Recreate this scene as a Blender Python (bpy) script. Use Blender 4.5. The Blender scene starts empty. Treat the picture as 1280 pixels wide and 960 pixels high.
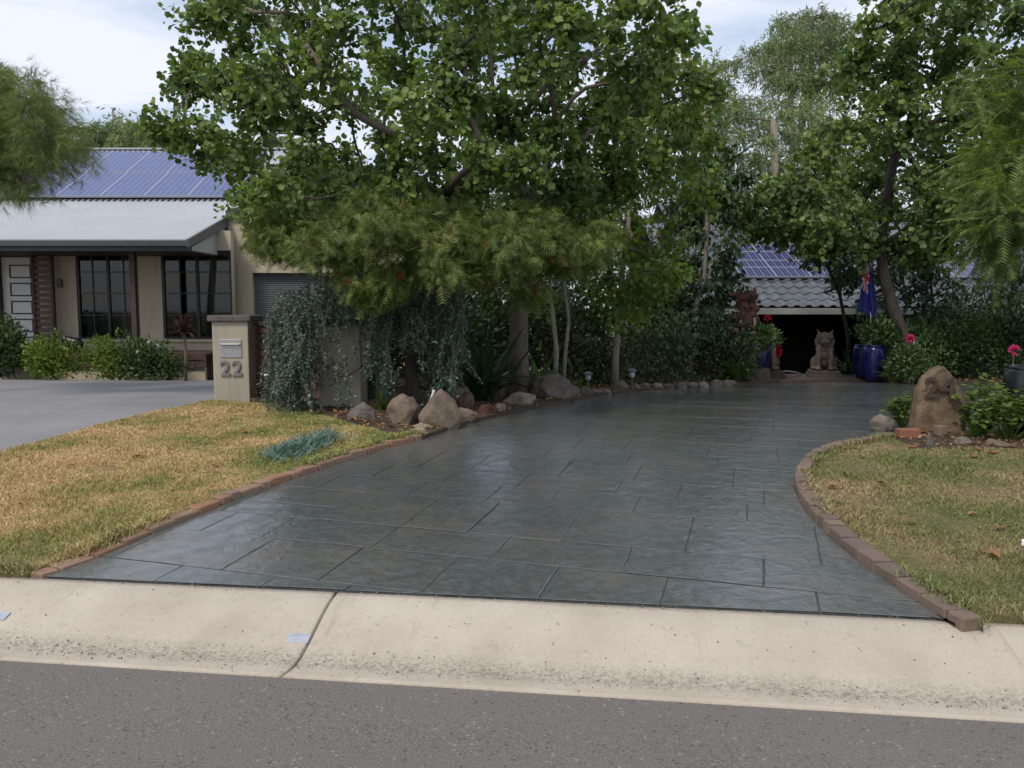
import bpy, bmesh, math, random
import numpy as np
from mathutils import Vector, Matrix, noise
R = math.radians
rng = np.random.default_rng(22)
random.seed(22)
scene = bpy.context.scene
col = scene.collection

# ---------------------------------------------------------------- camera
CAM_Z = 1.6; PITCH = R(5.22); FPX = 1040.0
cam_data = bpy.data.cameras.new('camera')
cam_data.sensor_width = 36.0; cam_data.lens = FPX / 1280.0 * 36.0
cam_data.clip_start = 0.05; cam_data.clip_end = 3000
cam = bpy.data.objects.new('camera', cam_data); col.objects.link(cam)
cam.location = (0, 0, CAM_Z); cam.rotation_euler = (math.pi / 2 - PITCH, 0, 0)
scene.camera = cam

# ---------------------------------------------------------------- sky, sun, exposure
SUN_EL = R(52); SUN_AZ = R(215)            # behind the camera, to the left
world = bpy.data.worlds.new('World'); scene.world = world; world.use_nodes = True
wn = world.node_tree.nodes; wl = world.node_tree.links; wn.clear()
w_out = wn.new('ShaderNodeOutputWorld'); w_bg = wn.new('ShaderNodeBackground')
w_sky = wn.new('ShaderNodeTexSky'); w_sky.sky_type = 'NISHITA'; w_sky.sun_disc = False
w_sky.sun_elevation = SUN_EL; w_sky.sun_rotation = SUN_AZ
w_sky.air_density = 1.0; w_sky.dust_density = 1.5; w_sky.ozone_density = 2.0
w_tc = wn.new('ShaderNodeTexCoord'); w_sep = wn.new('ShaderNodeSeparateXYZ')
wl.new(w_tc.outputs['Generated'], w_sep.inputs[0])
w_add = wn.new('ShaderNodeMath'); w_add.operation = 'ADD'; w_add.inputs[1].default_value = 0.22
w_max = wn.new('ShaderNodeMath'); w_max.operation = 'MAXIMUM'; w_max.inputs[1].default_value = 0.0
wl.new(w_sep.outputs['Z'], w_max.inputs[0]); wl.new(w_max.outputs[0], w_add.inputs[0])
w_dx = wn.new('ShaderNodeMath'); w_dx.operation = 'DIVIDE'
w_dy = wn.new('ShaderNodeMath'); w_dy.operation = 'DIVIDE'
wl.new(w_sep.outputs['X'], w_dx.inputs[0]); wl.new(w_add.outputs[0], w_dx.inputs[1])
wl.new(w_sep.outputs['Y'], w_dy.inputs[0]); wl.new(w_add.outputs[0], w_dy.inputs[1])
w_cmb = wn.new('ShaderNodeCombineXYZ')
wl.new(w_dx.outputs[0], w_cmb.inputs[0]); wl.new(w_dy.outputs[0], w_cmb.inputs[1])
w_map = wn.new('ShaderNodeMapping'); w_map.inputs['Scale'].default_value = (1.0, 1.9, 1.0)
w_map.inputs['Location'].default_value = (0.3, 1.7, 0.0); w_map.inputs['Rotation'].default_value = (0, 0, R(-14))
wl.new(w_cmb.outputs[0], w_map.inputs[0])
w_n = wn.new('ShaderNodeTexNoise'); w_n.inputs['Scale'].default_value = 1.5
w_n.inputs['Detail'].default_value = 6; w_n.inputs['Roughness'].default_value = 0.52
w_n.inputs['Distortion'].default_value = 0.5
wl.new(w_map.outputs[0], w_n.inputs['Vector'])
w_rmp = wn.new('ShaderNodeValToRGB')
w_rmp.color_ramp.elements[0].position = 0.28; w_rmp.color_ramp.elements[0].color = (0.15, 0.15, 0.15, 1)
w_rmp.color_ramp.elements[1].position = 0.60; w_rmp.color_ramp.elements[1].color = (0.97, 0.97, 0.97, 1)
wl.new(w_n.outputs['Fac'], w_rmp.inputs[0])
w_mix = wn.new('ShaderNodeMixRGB')
w_mix.inputs['Color2'].default_value = (5.9, 6.25, 7.1, 1)     # cloud white
wl.new(w_rmp.outputs[0], w_mix.inputs['Fac']); wl.new(w_sky.outputs[0], w_mix.inputs['Color1'])
wl.new(w_mix.outputs[0], w_bg.inputs['Color']); w_bg.inputs['Strength'].default_value = 0.115
wl.new(w_bg.outputs[0], w_out.inputs['Surface'])

sun_d = bpy.data.lights.new('sun', 'SUN'); sun_d.energy = 1.5; sun_d.angle = R(11); sun_d.color = (1.0, 0.93, 0.82)
sun = bpy.data.objects.new('sun', sun_d); col.objects.link(sun)
_sd = Vector((math.sin(SUN_AZ) * math.cos(SUN_EL), math.cos(SUN_AZ) * math.cos(SUN_EL), math.sin(SUN_EL)))
sun.rotation_euler = _sd.to_track_quat('Z', 'Y').to_euler(); sun.location = _sd * 60
scene.cycles.use_denoising = True; scene.cycles.denoising_input_passes = 'RGB_ALBEDO_NORMAL'; scene.cycles.denoising_prefilter = 'ACCURATE'
vs = scene.view_settings
scene.cycles.max_bounces = 4; scene.cycles.diffuse_bounces = 2; scene.cycles.glossy_bounces = 2; scene.cycles.transmission_bounces = 4; scene.cycles.transparent_max_bounces = 6
vs.view_transform = 'Standard'; vs.look = 'None'; vs.exposure = 0.42; vs.gamma = 1.0; vs.use_curve_mapping = False

# ---------------------------------------------------------------- terrain: height of the finished ground
KA = R(7.6); KS, KC = math.sin(KA), math.cos(KA)
def SD(x, y): return x * KS + (y - 3.46) * KC            # distance from the road edge
def from_st(s, t): return (s * KS + t * KC, 3.46 + s * KC - t * KS)   # t runs along the kerb
_ks = np.array([0.62, 2.0, 4.6, 6.2, 7.9, 10.0, 12.4, 14.5, 16.0, 60.0, 600.0])
_kz = np.array([0.13, 0.205, 0.325, 0.335, 0.295, 0.225, 0.15, 0.12, 0.11, 0.11, 0.11])
_fs = np.arange(0.62, 60, 0.05); _fz = np.interp(_fs, _ks, _kz)
_pad = 14; _p = np.concatenate([2 * _fz[0] - _fz[_pad:0:-1], _fz, np.full(_pad, _fz[-1])])
_kern = np.hanning(2 * _pad + 1); _kern /= _kern.sum(); _fz = np.convolve(_p, _kern, 'valid')
def sstep(a, b, v):
    t = np.clip((v - a) / (b - a), 0, 1); return t * t * (3 - 2 * t)
def H(x, y):
    x = np.asarray(x, float); y = np.asarray(y, float); s = SD(x, y)
    z = np.interp(s, _fs, _fz)
    z = z - 1.25 * sstep(18.6, 20.6, y) * sstep(-2.0, 2.0, x)      # the ground falls away to the lower house
    return z
def h(x, y): return float(H(x, y))
def ray(px, py):
    dx = (px - 640) / FPX; dy = -(py - 480) / FPX
    return dx, math.cos(PITCH) + dy * math.sin(PITCH), -math.sin(PITCH) + dy * math.cos(PITCH)
def at(px, py, Y):
    a, b, c = ray(px, py); t = Y / b
    return Vector((a * t, Y, CAM_Z + c * t))
def gp(px, py, off=0.0):
    a, b, c = ray(px, py); lo = 0.5; t = lo
    while t < 80:
        if CAM_Z + c * t <= h(a * t, b * t) + off: break
        t += 0.02
    return (a * t, b * t)

# ---------------------------------------------------------------- helpers
def tag(o, label=None, cat=None, group=None, kind=None):
    if label: o['label'] = label
    if cat: o['category'] = cat
    if group: o['group'] = group
    if kind: o['kind'] = kind
    return o
def link(o, parent=None):
    col.objects.link(o)
    if parent is not None:
        o.parent = parent
        o.matrix_parent_inverse = Matrix.Identity(4)
    return o
def empty(name, loc=(0, 0, 0), rz=0.0):
    o = bpy.data.objects.new(name, None); o.location = loc; o.rotation_euler = (0, 0, rz)
    o.empty_display_size = 0.2
    return link(o)
class MB:
    def __init__(s): s.v = []; s.f = []
    def face(s, pts):
        b = len(s.v); s.v += [tuple(p) for p in pts]; s.f.append(tuple(range(b, b + len(pts)))); return s
    def box(s, x0, x1, y0, y1, z0, z1):
        b = len(s.v)
        s.v += [(x0, y0, z0), (x1, y0, z0), (x1, y1, z0), (x0, y1, z0), (x0, y0, z1), (x1, y0, z1), (x1, y1, z1), (x0, y1, z1)]
        for q in ((0, 3, 2, 1), (4, 5, 6, 7), (0, 1, 5, 4), (1, 2, 6, 5), (2, 3, 7, 6), (3, 0, 4, 7)):
            s.f.append(tuple(b + i for i in q))
        return s
    def prism(s, poly, axis, a, b_):
        """polygon (2D) extruded along axis from a to b_"""
        n = len(poly); b = len(s.v)
        def P(p, t):
            return (t, p[0], p[1]) if axis == 'x' else ((p[0], t, p[1]) if axis == 'y' else (p[0], p[1], t))
        s.v += [P(p, a) for p in poly] + [P(p, b_) for p in poly]
        s.f.append(tuple(b + i for i in range(n))[::-1]); s.f.append(tuple(b + n + i for i in range(n)))
        for i in range(n):
            j = (i + 1) % n; s.f.append((b + i, b + j, b + n + j, b + n + i))
        return s
    def tube(s, pts, radii, sides=6, caps=True):
        pts = [Vector(p) for p in pts]; n = len(pts); b = len(s.v); prev = None
        for i, p in enumerate(pts):
            d = (pts[min(i + 1, n - 1)] - pts[max(i - 1, 0)])
            d = d.normalized() if d.length > 1e-9 else Vector((0, 0, 1))
            if prev is None:
                u = d.orthogonal().normalized()
            else:
                u = prev - d * prev.dot(d); u = u.normalized() if u.length > 1e-6 else d.orthogonal().normalized()
            prev = u; w = d.cross(u)
            for k in range(sides):
                a = 2 * math.pi * k / sides; q = p + (u * math.cos(a) + w * math.sin(a)) * radii[i]
                s.v.append(tuple(q))
        for i in range(n - 1):
            for k in range(sides):
                k2 = (k + 1) % sides
                s.f.append((b + i * sides + k, b + i * sides + k2, b + (i + 1) * sides + k2, b + (i + 1) * sides + k))
        if caps:
            s.f.append(tuple(b + k for k in range(sides))[::-1]); s.f.append(tuple(b + (n - 1) * sides + k for k in range(sides)))
        return s
    def lathe(s, prof, c=(0, 0, 0), sides=20):
        b = len(s.v); n = len(prof)
        for r, z in prof:
            for k in range(sides):
                a = 2 * math.pi * k / sides; s.v.append((c[0] + r * math.cos(a), c[1] + r * math.sin(a), c[2] + z))
        for i in range(n - 1):
            for k in range(sides):
                k2 = (k + 1) % sides
                s.f.append((b + i * sides + k, b + i * sides + k2, b + (i + 1) * sides + k2, b + (i + 1) * sides + k))
        s.f.append(tuple(b + k for k in range(sides))[::-1]); s.f.append(tuple(b + (n - 1) * sides + k for k in range(sides)))
        return s
    def mesh(s, name, mat=None, smooth=False):
        m = bpy.data.meshes.new(name); m.from_pydata(s.v, [], s.f); m.validate(); m.update()
        if mat: m.materials.append(mat)
        if smooth: m.shade_smooth()
        return m
    def build(s, name, mat, parent=None, smooth=False, loc=(0, 0, 0), bevel=0.0):
        o = bpy.data.objects.new(name, s.mesh(name, mat, smooth)); o.location = loc
        link(o, parent)
        if bevel:
            bv = o.modifiers.new('bevel', 'BEVEL'); bv.width = bevel; bv.segments = 2; bv.limit_method = 'ANGLE'
        return o
def mobj(name, mesh, parent=None, loc=(0, 0, 0), rz=0.0):
    o = bpy.data.objects.new(name, mesh); o.location = loc; o.rotation_euler = (0, 0, rz)
    return link(o, parent)
def np_mesh(name, V, T, mat, smooth=False):
    """triangle mesh from arrays"""
    V = np.asarray(V, np.float32).reshape(-1, 3); T = np.asarray(T, np.int32).reshape(-1, 3)
    m = bpy.data.meshes.new(name); m.vertices.add(len(V)); m.vertices.foreach_set('co', V.ravel())
    m.loops.add(T.size); m.loops.foreach_set('vertex_index', T.ravel())
    m.polygons.add(len(T)); m.polygons.foreach_set('loop_start', np.arange(0, T.size, 3, dtype=np.int32))
    m.update(calc_edges=True); m.materials.append(mat)
    if smooth: m.shade_smooth()
    return m
def unit(a): return a / np.maximum(np.linalg.norm(a, axis=-1, keepdims=True), 1e-9)
def frames(tip, nrm):
    """rotation matrices with local Y = tip, local Z near nrm"""
    y = unit(tip); x = unit(np.cross(y, nrm)); z = np.cross(x, y)
    return np.stack([x, y, z], axis=-1)
def stamp(tv, tt, pos, rot, scale):
    tv = np.asarray(tv, float); tt = np.asarray(tt, int); n = len(pos); k = len(tv)
    sc = np.asarray(scale, float)
    if sc.ndim == 1: sc = np.repeat(sc[:, None], 3, 1)
    V = np.einsum('nij,nkj->nki', rot, tv[None] * sc[:, None, :]) + pos[:, None, :]
    T = tt[None] + (np.arange(n) * k)[:, None, None]
    return V.reshape(-1, 3), T.reshape(-1, 3)
def scatter(name, tmpl, pos, rot, scale, mat, parent=None, smooth=False):
    V, T = stamp(tmpl[0], tmpl[1], pos, rot, scale)
    return mobj(name, np_mesh(name, V, T, mat, smooth), parent)
def inpoly(P, poly):
    P = np.asarray(P); poly = np.asarray(poly); x, y = P[:, 0], P[:, 1]; c = np.zeros(len(P), bool); j = len(poly) - 1
    for i in range(len(poly)):
        xi, yi = poly[i]; xj, yj = poly[j]
        with np.errstate(divide='ignore', invalid='ignore'):
            t = ((yi > y) != (yj > y)) & (x < (xj - xi) * (y - yi) / (yj - yi + 1e-12) + xi)
        c ^= t; j = i
    return c
def rand_in(poly, n):
    poly = np.asarray(poly); lo = poly.min(0); hi = poly.max(0); out = np.zeros((0, 2))
    while len(out) < n:
        P = lo + rng.random((n * 2, 2)) * (hi - lo); out = np.concatenate([out, P[inpoly(P, poly)]])
    return out[:n]
def clip_half(poly, ax, val, keep_less):
    out = []; n = len(poly)
    for i in range(n):
        a = poly[i]; b = poly[(i + 1) % n]
        ia = (a[ax] <= val) == keep_less or a[ax] == val; ib = (b[ax] <= val) == keep_less or b[ax] == val
        if ia: out.append(a)
        if ia != ib:
            t = (val - a[ax]) / (b[ax] - a[ax]); out.append((a[0] + (b[0] - a[0]) * t, a[1] + (b[1] - a[1]) * t))
    return out
def clip_rect(poly, x0, x1, y0, y1):
    for ax, v, k in ((0, x1, True), (0, x0, False), (1, y1, True), (1, y0, False)):
        poly = clip_half(poly, ax, v, k)
        if len(poly) < 3: return []
    q = []
    for p in poly:
        if not q or abs(p[0] - q[-1][0]) + abs(p[1] - q[-1][1]) > 1e-4: q.append(p)
    if len(q) > 2 and abs(q[0][0] - q[-1][0]) + abs(q[0][1] - q[-1][1]) < 1e-4: q.pop()
    return q if len(q) > 2 else []
def area(p):
    return 0.5 * sum(p[i][0] * p[(i + 1) % len(p)][1] - p[(i + 1) % len(p)][0] * p[i][1] for i in range(len(p)))
def spline(pts, step):
    """Catmull-Rom through 2D points, resampled evenly"""
    P = [np.array(p, float) for p in pts]; P = [2 * P[0] - P[1]] + P + [2 * P[-1] - P[-2]]; out = []
    for i in range(1, len(P) - 2):
        for t in np.linspace(0, 1, 40, endpoint=False):
            a, b, c, d = P[i - 1:i + 3]
            out.append(0.5 * (2 * b + (c - a) * t + (2 * a - 5 * b + 4 * c - d) * t ** 2 + (3 * b - a - 3 * c + d) * t ** 3))
    out.append(P[-2]); out = np.array(out); L = np.concatenate([[0], np.cumsum(np.linalg.norm(np.diff(out, axis=0), axis=1))])
    n = max(2, int(round(L[-1] / step))); s = np.linspace(0, L[-1], n + 1)
    return np.stack([np.interp(s, L, out[:, 0]), np.interp(s, L, out[:, 1])], 1)
def offset_curve(C, d):
    T = np.gradient(C, axis=0); T /= np.linalg.norm(T, axis=1)[:, None]
    return C + np.stack([-T[:, 1], T[:, 0]], 1) * d            # to the left of travel
def sheet(name, poly, cell, off, mat, parent=None, skirt=0.0, smooth=True):
    """flat-lying surface that follows the terrain inside a polygon"""
    poly = [tuple(map(float, p)) for p in poly]
    if area(poly) < 0: poly = poly[::-1]
    # subdivide the outline
    dense = []
    for i in range(len(poly)):
        a, b = np.array(poly[i]), np.array(poly[(i + 1) % len(poly)]); n = max(1, int(np.linalg.norm(b - a) / cell))
        n = min(n, 60)
        for k in range(n): dense.append(tuple(a + (b - a) * k / n))
    bm = bmesh.new(); cache = {}
    def vert(p):
        k = (round(p[0], 4), round(p[1], 4))
        if k not in cache: cache[k] = bm.verts.new((p[0], p[1], h(p[0], p[1]) + off))
        return cache[k]
    A = np.array(poly); lo = A.min(0); hi = A.max(0)
    for i in range(int(lo[0] // cell), int(hi[0] // cell) + 1):
        strip = clip_half(clip_half(poly, 0, (i + 1) * cell, True), 0, i * cell, False)
        if len(strip) < 3: continue
        for j in range(int(lo[1] // cell), int(hi[1] // cell) + 1):
            q = clip_rect(strip, i * cell, (i + 1) * cell, j * cell, (j + 1) * cell)
            if not q or abs(area(q)) < 1e-6: continue
            vv = []
            for p in q:
                w = vert(p)
                if w not in vv: vv.append(w)
            if len(vv) > 2:
                try: bm.faces.new(vv)
                except ValueError: pass
    for f in bm.faces: f.smooth = smooth
    if skirt:
        for i in range(len(dense)):
            a, b = dense[i], dense[(i + 1) % len(dense)]
            q = [bm.verts.new((p[0], p[1], h(p[0], p[1]) + off - d)) for p, d in ((a, 0), (a, skirt), (b, skirt), (b, 0))]
            bm.faces.new(q)
    m = bpy.data.meshes.new(name); bm.to_mesh(m); bm.free(); m.materials.append(mat)
    return mobj(name, m, parent)

# ---------------------------------------------------------------- materials
class MT:
    def __init__(s, name):
        s.m = bpy.data.materials.new(name); s.m.use_nodes = True; s.n = s.m.node_tree.nodes; s.l = s.m.node_tree.links
        s.n.clear(); s.out = s.n.new('ShaderNodeOutputMaterial'); s.b = s.n.new('ShaderNodeBsdfPrincipled')
        s.l.new(s.b.outputs[0], s.out.inputs['Surface'])
        s.geo = s.n.new('ShaderNodeNewGeometry'); s.tc = s.n.new('ShaderNodeTexCoord'); s.oi = s.n.new('ShaderNodeObjectInfo')
    def set(s, **k):
        for a, v in k.items(): s.b.inputs[a.replace('_', ' ')].default_value = v
        return s
    def noise(s, scale, detail=4, rough=0.55, vec=None, dist=0.0, out='Fac'):
        n = s.n.new('ShaderNodeTexNoise'); n.inputs['Scale'].default_value = scale; n.inputs['Detail'].default_value = detail
        n.inputs['Roughness'].default_value = rough; n.inputs['Distortion'].default_value = dist
        s.l.new(vec or s.geo.outputs['Position'], n.inputs['Vector']); return n.outputs[out]
    def voro(s, scale, feature='F1', vec=None, out='Distance'):
        n = s.n.new('ShaderNodeTexVoronoi'); n.feature = feature; n.inputs['Scale'].default_value = scale
        s.l.new(vec or s.geo.outputs['Position'], n.inputs['Vector']); return n.outputs[out]
    def ramp(s, fac, stops, interp='LINEAR'):
        n = s.n.new('ShaderNodeValToRGB'); r = n.color_ramp; r.interpolation = interp
        while len(r.elements) < len(stops): r.elements.new(0.5)
        for e, (p, c) in zip(r.elements, stops):
            e.position = p; e.color = (c, c, c, 1) if isinstance(c, (int, float)) else (*c, 1)
        s.l.new(fac, n.inputs[0]); return n.outputs[0]
    def mix(s, fac, a, b, mode='MIX'):
        n = s.n.new('ShaderNodeMixRGB'); n.blend_type = mode
        for i, v in (('Fac', fac), ('Color1', a), ('Color2', b)):
            if isinstance(v, (int, float)): n.inputs[i].default_value = v if i == 'Fac' else (v, v, v, 1)
            elif isinstance(v, tuple): n.inputs[i].default_value = (*v, 1)
            else: s.l.new(v, n.inputs[i])
        return n.outputs[0]
    def math(s, op, a, b=0.0, clamp=False):
        n = s.n.new('ShaderNodeMath'); n.operation = op; n.use_clamp = clamp
        for i, v in ((0, a), (1, b)):
            if isinstance(v, (int, float)): n.inputs[i].default_value = v
            else: s.l.new(v, n.inputs[i])
        return n.outputs[0]
    def mapping(s, vec, scale=(1, 1, 1), rot=(0, 0, 0), loc=(0, 0, 0)):
        n = s.n.new('ShaderNodeMapping'); n.inputs['Scale'].default_value = scale; n.inputs['Rotation'].default_value = rot
        n.inputs['Location'].default_value = loc; s.l.new(vec, n.inputs[0]); return n.outputs[0]
    def sep(s, vec):
        n = s.n.new('ShaderNodeSeparateXYZ'); s.l.new(vec, n.inputs[0]); return n.outputs
    def col(s, c):
        if isinstance(c, tuple): s.b.inputs['Base Color'].default_value = (*c, 1)
        else: s.l.new(c, s.b.inputs['Base Color'])
        return s
    def rough(s, r):
        if isinstance(r, (int, float)): s.b.inputs['Roughness'].default_value = r
        else: s.l.new(r, s.b.inputs['Roughness'])
        return s
    def bump(s, hgt, strength=0.3, dist=0.01):
        n = s.n.new('ShaderNodeBump'); n.inputs['Strength'].default_value = strength; n.inputs['Distance'].default_value = dist
        s.l.new(hgt, n.inputs['Height'])
        if s.b.inputs['Normal'].is_linked: s.l.new(s.b.inputs['Normal'].links[0].from_socket, n.inputs['Normal'])
        s.l.new(n.outputs[0], s.b.inputs['Normal']); return s
def plain(name, c, rough=0.6, var=0.12, metallic=0.0, scale=6.0, spec=0.5):
    t = MT(name); n = t.noise(scale, 5)
    d = tuple(v * (1 - var) for v in c); l = tuple(min(1, v * (1 + var)) for v in c)
    t.col(t.ramp(n, [(0.3, d), (0.7, l)])).rough(rough).set(Metallic=metallic); t.b.inputs['Specular IOR Level'].default_value = spec
    t.bump(t.noise(scale * 14, 3), 0.08, 0.004); return t.m
def leaf_mat(name, cols, rough=0.5, trans=0.36, clump=1.6, spec=0.35, tint=None):
    """leaf colours differ leaf by leaf and from one bough to the next"""
    t = MT(name); rnd = t.geo.outputs['Random Per Island']
    n = t.noise(clump, 2); f = t.math('ADD', t.math('MULTIPLY', rnd, 0.62), t.math('MULTIPLY', t.math('SUBTRACT', n, 0.3), 0.95), True)
    k = len(cols); c = t.ramp(f, [(i / (k - 1), cc) for i, cc in enumerate(cols)])
    if tint:
        sel = t.ramp(t.math('FRACT', t.math('MULTIPLY', rnd, 37.0)), [(tint[0], 0.0), (tint[0] + 0.01, 1.0)]); c = t.mix(sel, c, tint[1])
    t.col(c).rough(rough); t.b.inputs['Specular IOR Level'].default_value = spec
    tr = t.n.new('ShaderNodeBsdfTranslucent'); tc = t.mix(1.0, c, (1.25, 1.35, 0.6), 'MULTIPLY'); t.l.new(tc, tr.inputs['Color'])
    mx = t.n.new('ShaderNodeMixShader'); mx.inputs[0].default_value = trans
    t.l.new(t.b.outputs[0], mx.inputs[1]); t.l.new(tr.outputs[0], mx.inputs[2]); t.l.new(mx.outputs[0], t.out.inputs['Surface'])
    return t.m
def bark_mat(name, c1, c2, scale=9.0):
    t = MT(name); v = t.mapping(t.geo.outputs['Position'], (1, 1, 0.25)); n = t.noise(scale, 6, 0.65, v)
    t.col(t.ramp(n, [(0.3, c1), (0.7, c2)])).rough(0.9); t.bump(t.noise(scale * 3, 6, 0.7, v), 0.6, 0.02); return t.m

M = {}
# asphalt
t = MT('asphalt'); P = t.geo.outputs['Position']
sp = t.noise(120, 4, 0.75); big = t.noise(1.1, 4)
c = t.ramp(sp, [(0.32, (0.072, 0.063, 0.055)), (0.47, (0.152, 0.136, 0.121)), (0.58, (0.195, 0.175, 0.156)), (0.72, (0.35, 0.315, 0.28))])
c = t.mix(t.ramp(big, [(0.35, 0.0), (0.7, 0.4)]), c, (0.205, 0.181, 0.159))
vv = t.voro(48, 'F1', out='Color'); lt = t.ramp(t.sep(vv)[0], [(0.90, 0.0), (0.93, 1.0)]); dk_ = t.ramp(t.sep(vv)[1], [(0.84, 0.0), (0.9, 1.0)])
near = t.ramp(t.voro(48), [(0.28, 1.0), (0.42, 0.0)])
c = t.mix(t.math('MULTIPLY', t.math('MULTIPLY', lt, near), 0.45), c, (0.38, 0.35, 0.32)); c = t.mix(t.math('MULTIPLY', t.math('MULTIPLY', dk_, near), 0.6), c, (0.05, 0.045, 0.042))
t.col(c).rough(0.85); t.bump(sp, 0.8, 0.008); t.bump(t.voro(60), 0.5, 0.006); M['asphalt'] = t.m
# kerb concrete: dirt collects in the gutter line and as scattered stains
t = MT('kerb_concrete'); P = t.geo.outputs['Position']
mp = t.mapping(P, rot=(0, 0, KA)); loc = t.sep(mp)     # along the kerb = x, across = y
acr = t.math('SUBTRACT', loc[1], 3.46 * KC - 0.10)
acr = t.math('ADD', acr, t.math('MULTIPLY', t.math('SUBTRACT', t.noise(2.2, 3), 0.5), 0.05))
band = t.ramp(acr, [(0.0, 0.35), (0.03, 0.12), (0.095, 0.2), (0.165, 1.0), (0.215, 0.85), (0.30, 0.22), (0.55, 0.10), (0.70, 0.3)])
speck = t.ramp(t.noise(48, 6, 0.8), [(0.46, 0.0), (0.57, 1.0)])
speck2 = t.ramp(t.noise(17, 4, 0.7), [(0.60, 0.0), (0.70, 1.0)])
c = t.ramp(t.noise(2.4, 5, 0.6), [(0.3, (0.44, 0.378, 0.295)), (0.7, (0.565, 0.495, 0.40))])
c = t.mix(t.ramp(t.noise(240, 2), [(0.35, 0.0), (0.75, 0.28)]), c, (0.32, 0.28, 0.22))
c = t.mix(t.math('MULTIPLY', band, t.math('ADD', t.math('MULTIPLY', speck, 0.55), 0.16)), c, (0.16, 0.135, 0.105))
c = t.mix(t.math('MULTIPLY', speck2, 0.38), c, (0.25, 0.21, 0.16))
st2 = t.ramp(t.noise(1.0, 5, 0.7, t.mapping(mp, (9.0, 1.1, 1.0))), [(0.60, 0.0), (0.70, 0.5)]); c = t.mix(st2, c, (0.30, 0.25, 0.185))
spot = t.ramp(t.math('ADD', t.voro(11), t.math('MULTIPLY', t.noise(40, 3), 0.06)), [(0.075, 1.0), (0.11, 0.0)]); c = t.mix(t.math('MULTIPLY', spot, 0.55), c, (0.12, 0.10, 0.08))
t.col(c).rough(0.9); t.bump(t.noise(170, 4, 0.7), 0.3, 0.004); t.bump(t.noise(9, 4), 0.25, 0.01); M['kerb'] = t.m
# stamped, sealed concrete of the driveway
t = MT('stamped_concrete'); P = t.geo.outputs['Position']
c = t.ramp(t.noise(1.3, 5, 0.6, dist=0.4), [(0.3, (0.050, 0.063, 0.058)), (0.5, (0.073, 0.081, 0.075)), (0.72, (0.118, 0.102, 0.088))])
c = t.mix(t.math('MULTIPLY', t.oi.outputs['Random'], 0.5), c, (0.064, 0.078, 0.073))
c = t.mix(t.ramp(t.noise(22, 5, 0.7), [(0.42, 0.0), (0.75, 0.55)]), c, (0.175, 0.175, 0.168))
c = t.mix(t.ramp(t.noise(3.3, 3), [(0.56, 0.0), (0.74, 0.5)]), c, (0.135, 0.112, 0.093))
t.col(c).rough(t.ramp(t.noise(5.5, 5, 0.65), [(0.3, 0.25), (0.75, 0.5)])); t.l.new(t.ramp(t.noise(0.8, 4, 0.6), [(0.35, 0.08), (0.7, 0.22)]), t.b.inputs['Coat Roughness']); t.set(IOR=1.5, Coat_Weight=0.9, Coat_Roughness=0.22, Coat_IOR=1.6)
sl = t.noise(7, 6, 0.62, dist=0.8); t.bump(sl, 0.42, 0.03); t.bump(t.voro(9, 'F1', t.mapping(P, (1, 1, 1))), 0.10, 0.012); t.bump(t.noise(75, 4, 0.6), 0.16, 0.005)
cb_ = t.n.new('ShaderNodeBump'); cb_.inputs['Strength'].default_value = 0.30; cb_.inputs['Distance'].default_value = 0.02; t.l.new(sl, cb_.inputs['Height']); t.l.new(cb_.outputs[0], t.b.inputs['Coat Normal'])
M['drive'] = t.m
t = MT('driveway_joint'); t.col(t.ramp(t.noise(8, 4), [(0.3, (0.045, 0.050, 0.048)), (0.7, (0.085, 0.085, 0.08))])).rough(0.5); t.bump(t.noise(60, 4), 0.4, 0.006); M['joint'] = t.m
# grey side driveway
t = MT('grey_concrete'); c = t.ramp(t.noise(0.9, 5, 0.6), [(0.3, (0.205, 0.197, 0.20)), (0.7, (0.295, 0.284, 0.285))])
c = t.mix(t.ramp(t.noise(110, 3), [(0.35, 0.0), (0.7, 0.3)]), c, (0.16, 0.155, 0.16)); t.col(c).rough(0.75); t.bump(t.noise(120, 3), 0.3, 0.004); M['sidedrive'] = t.m
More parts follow.
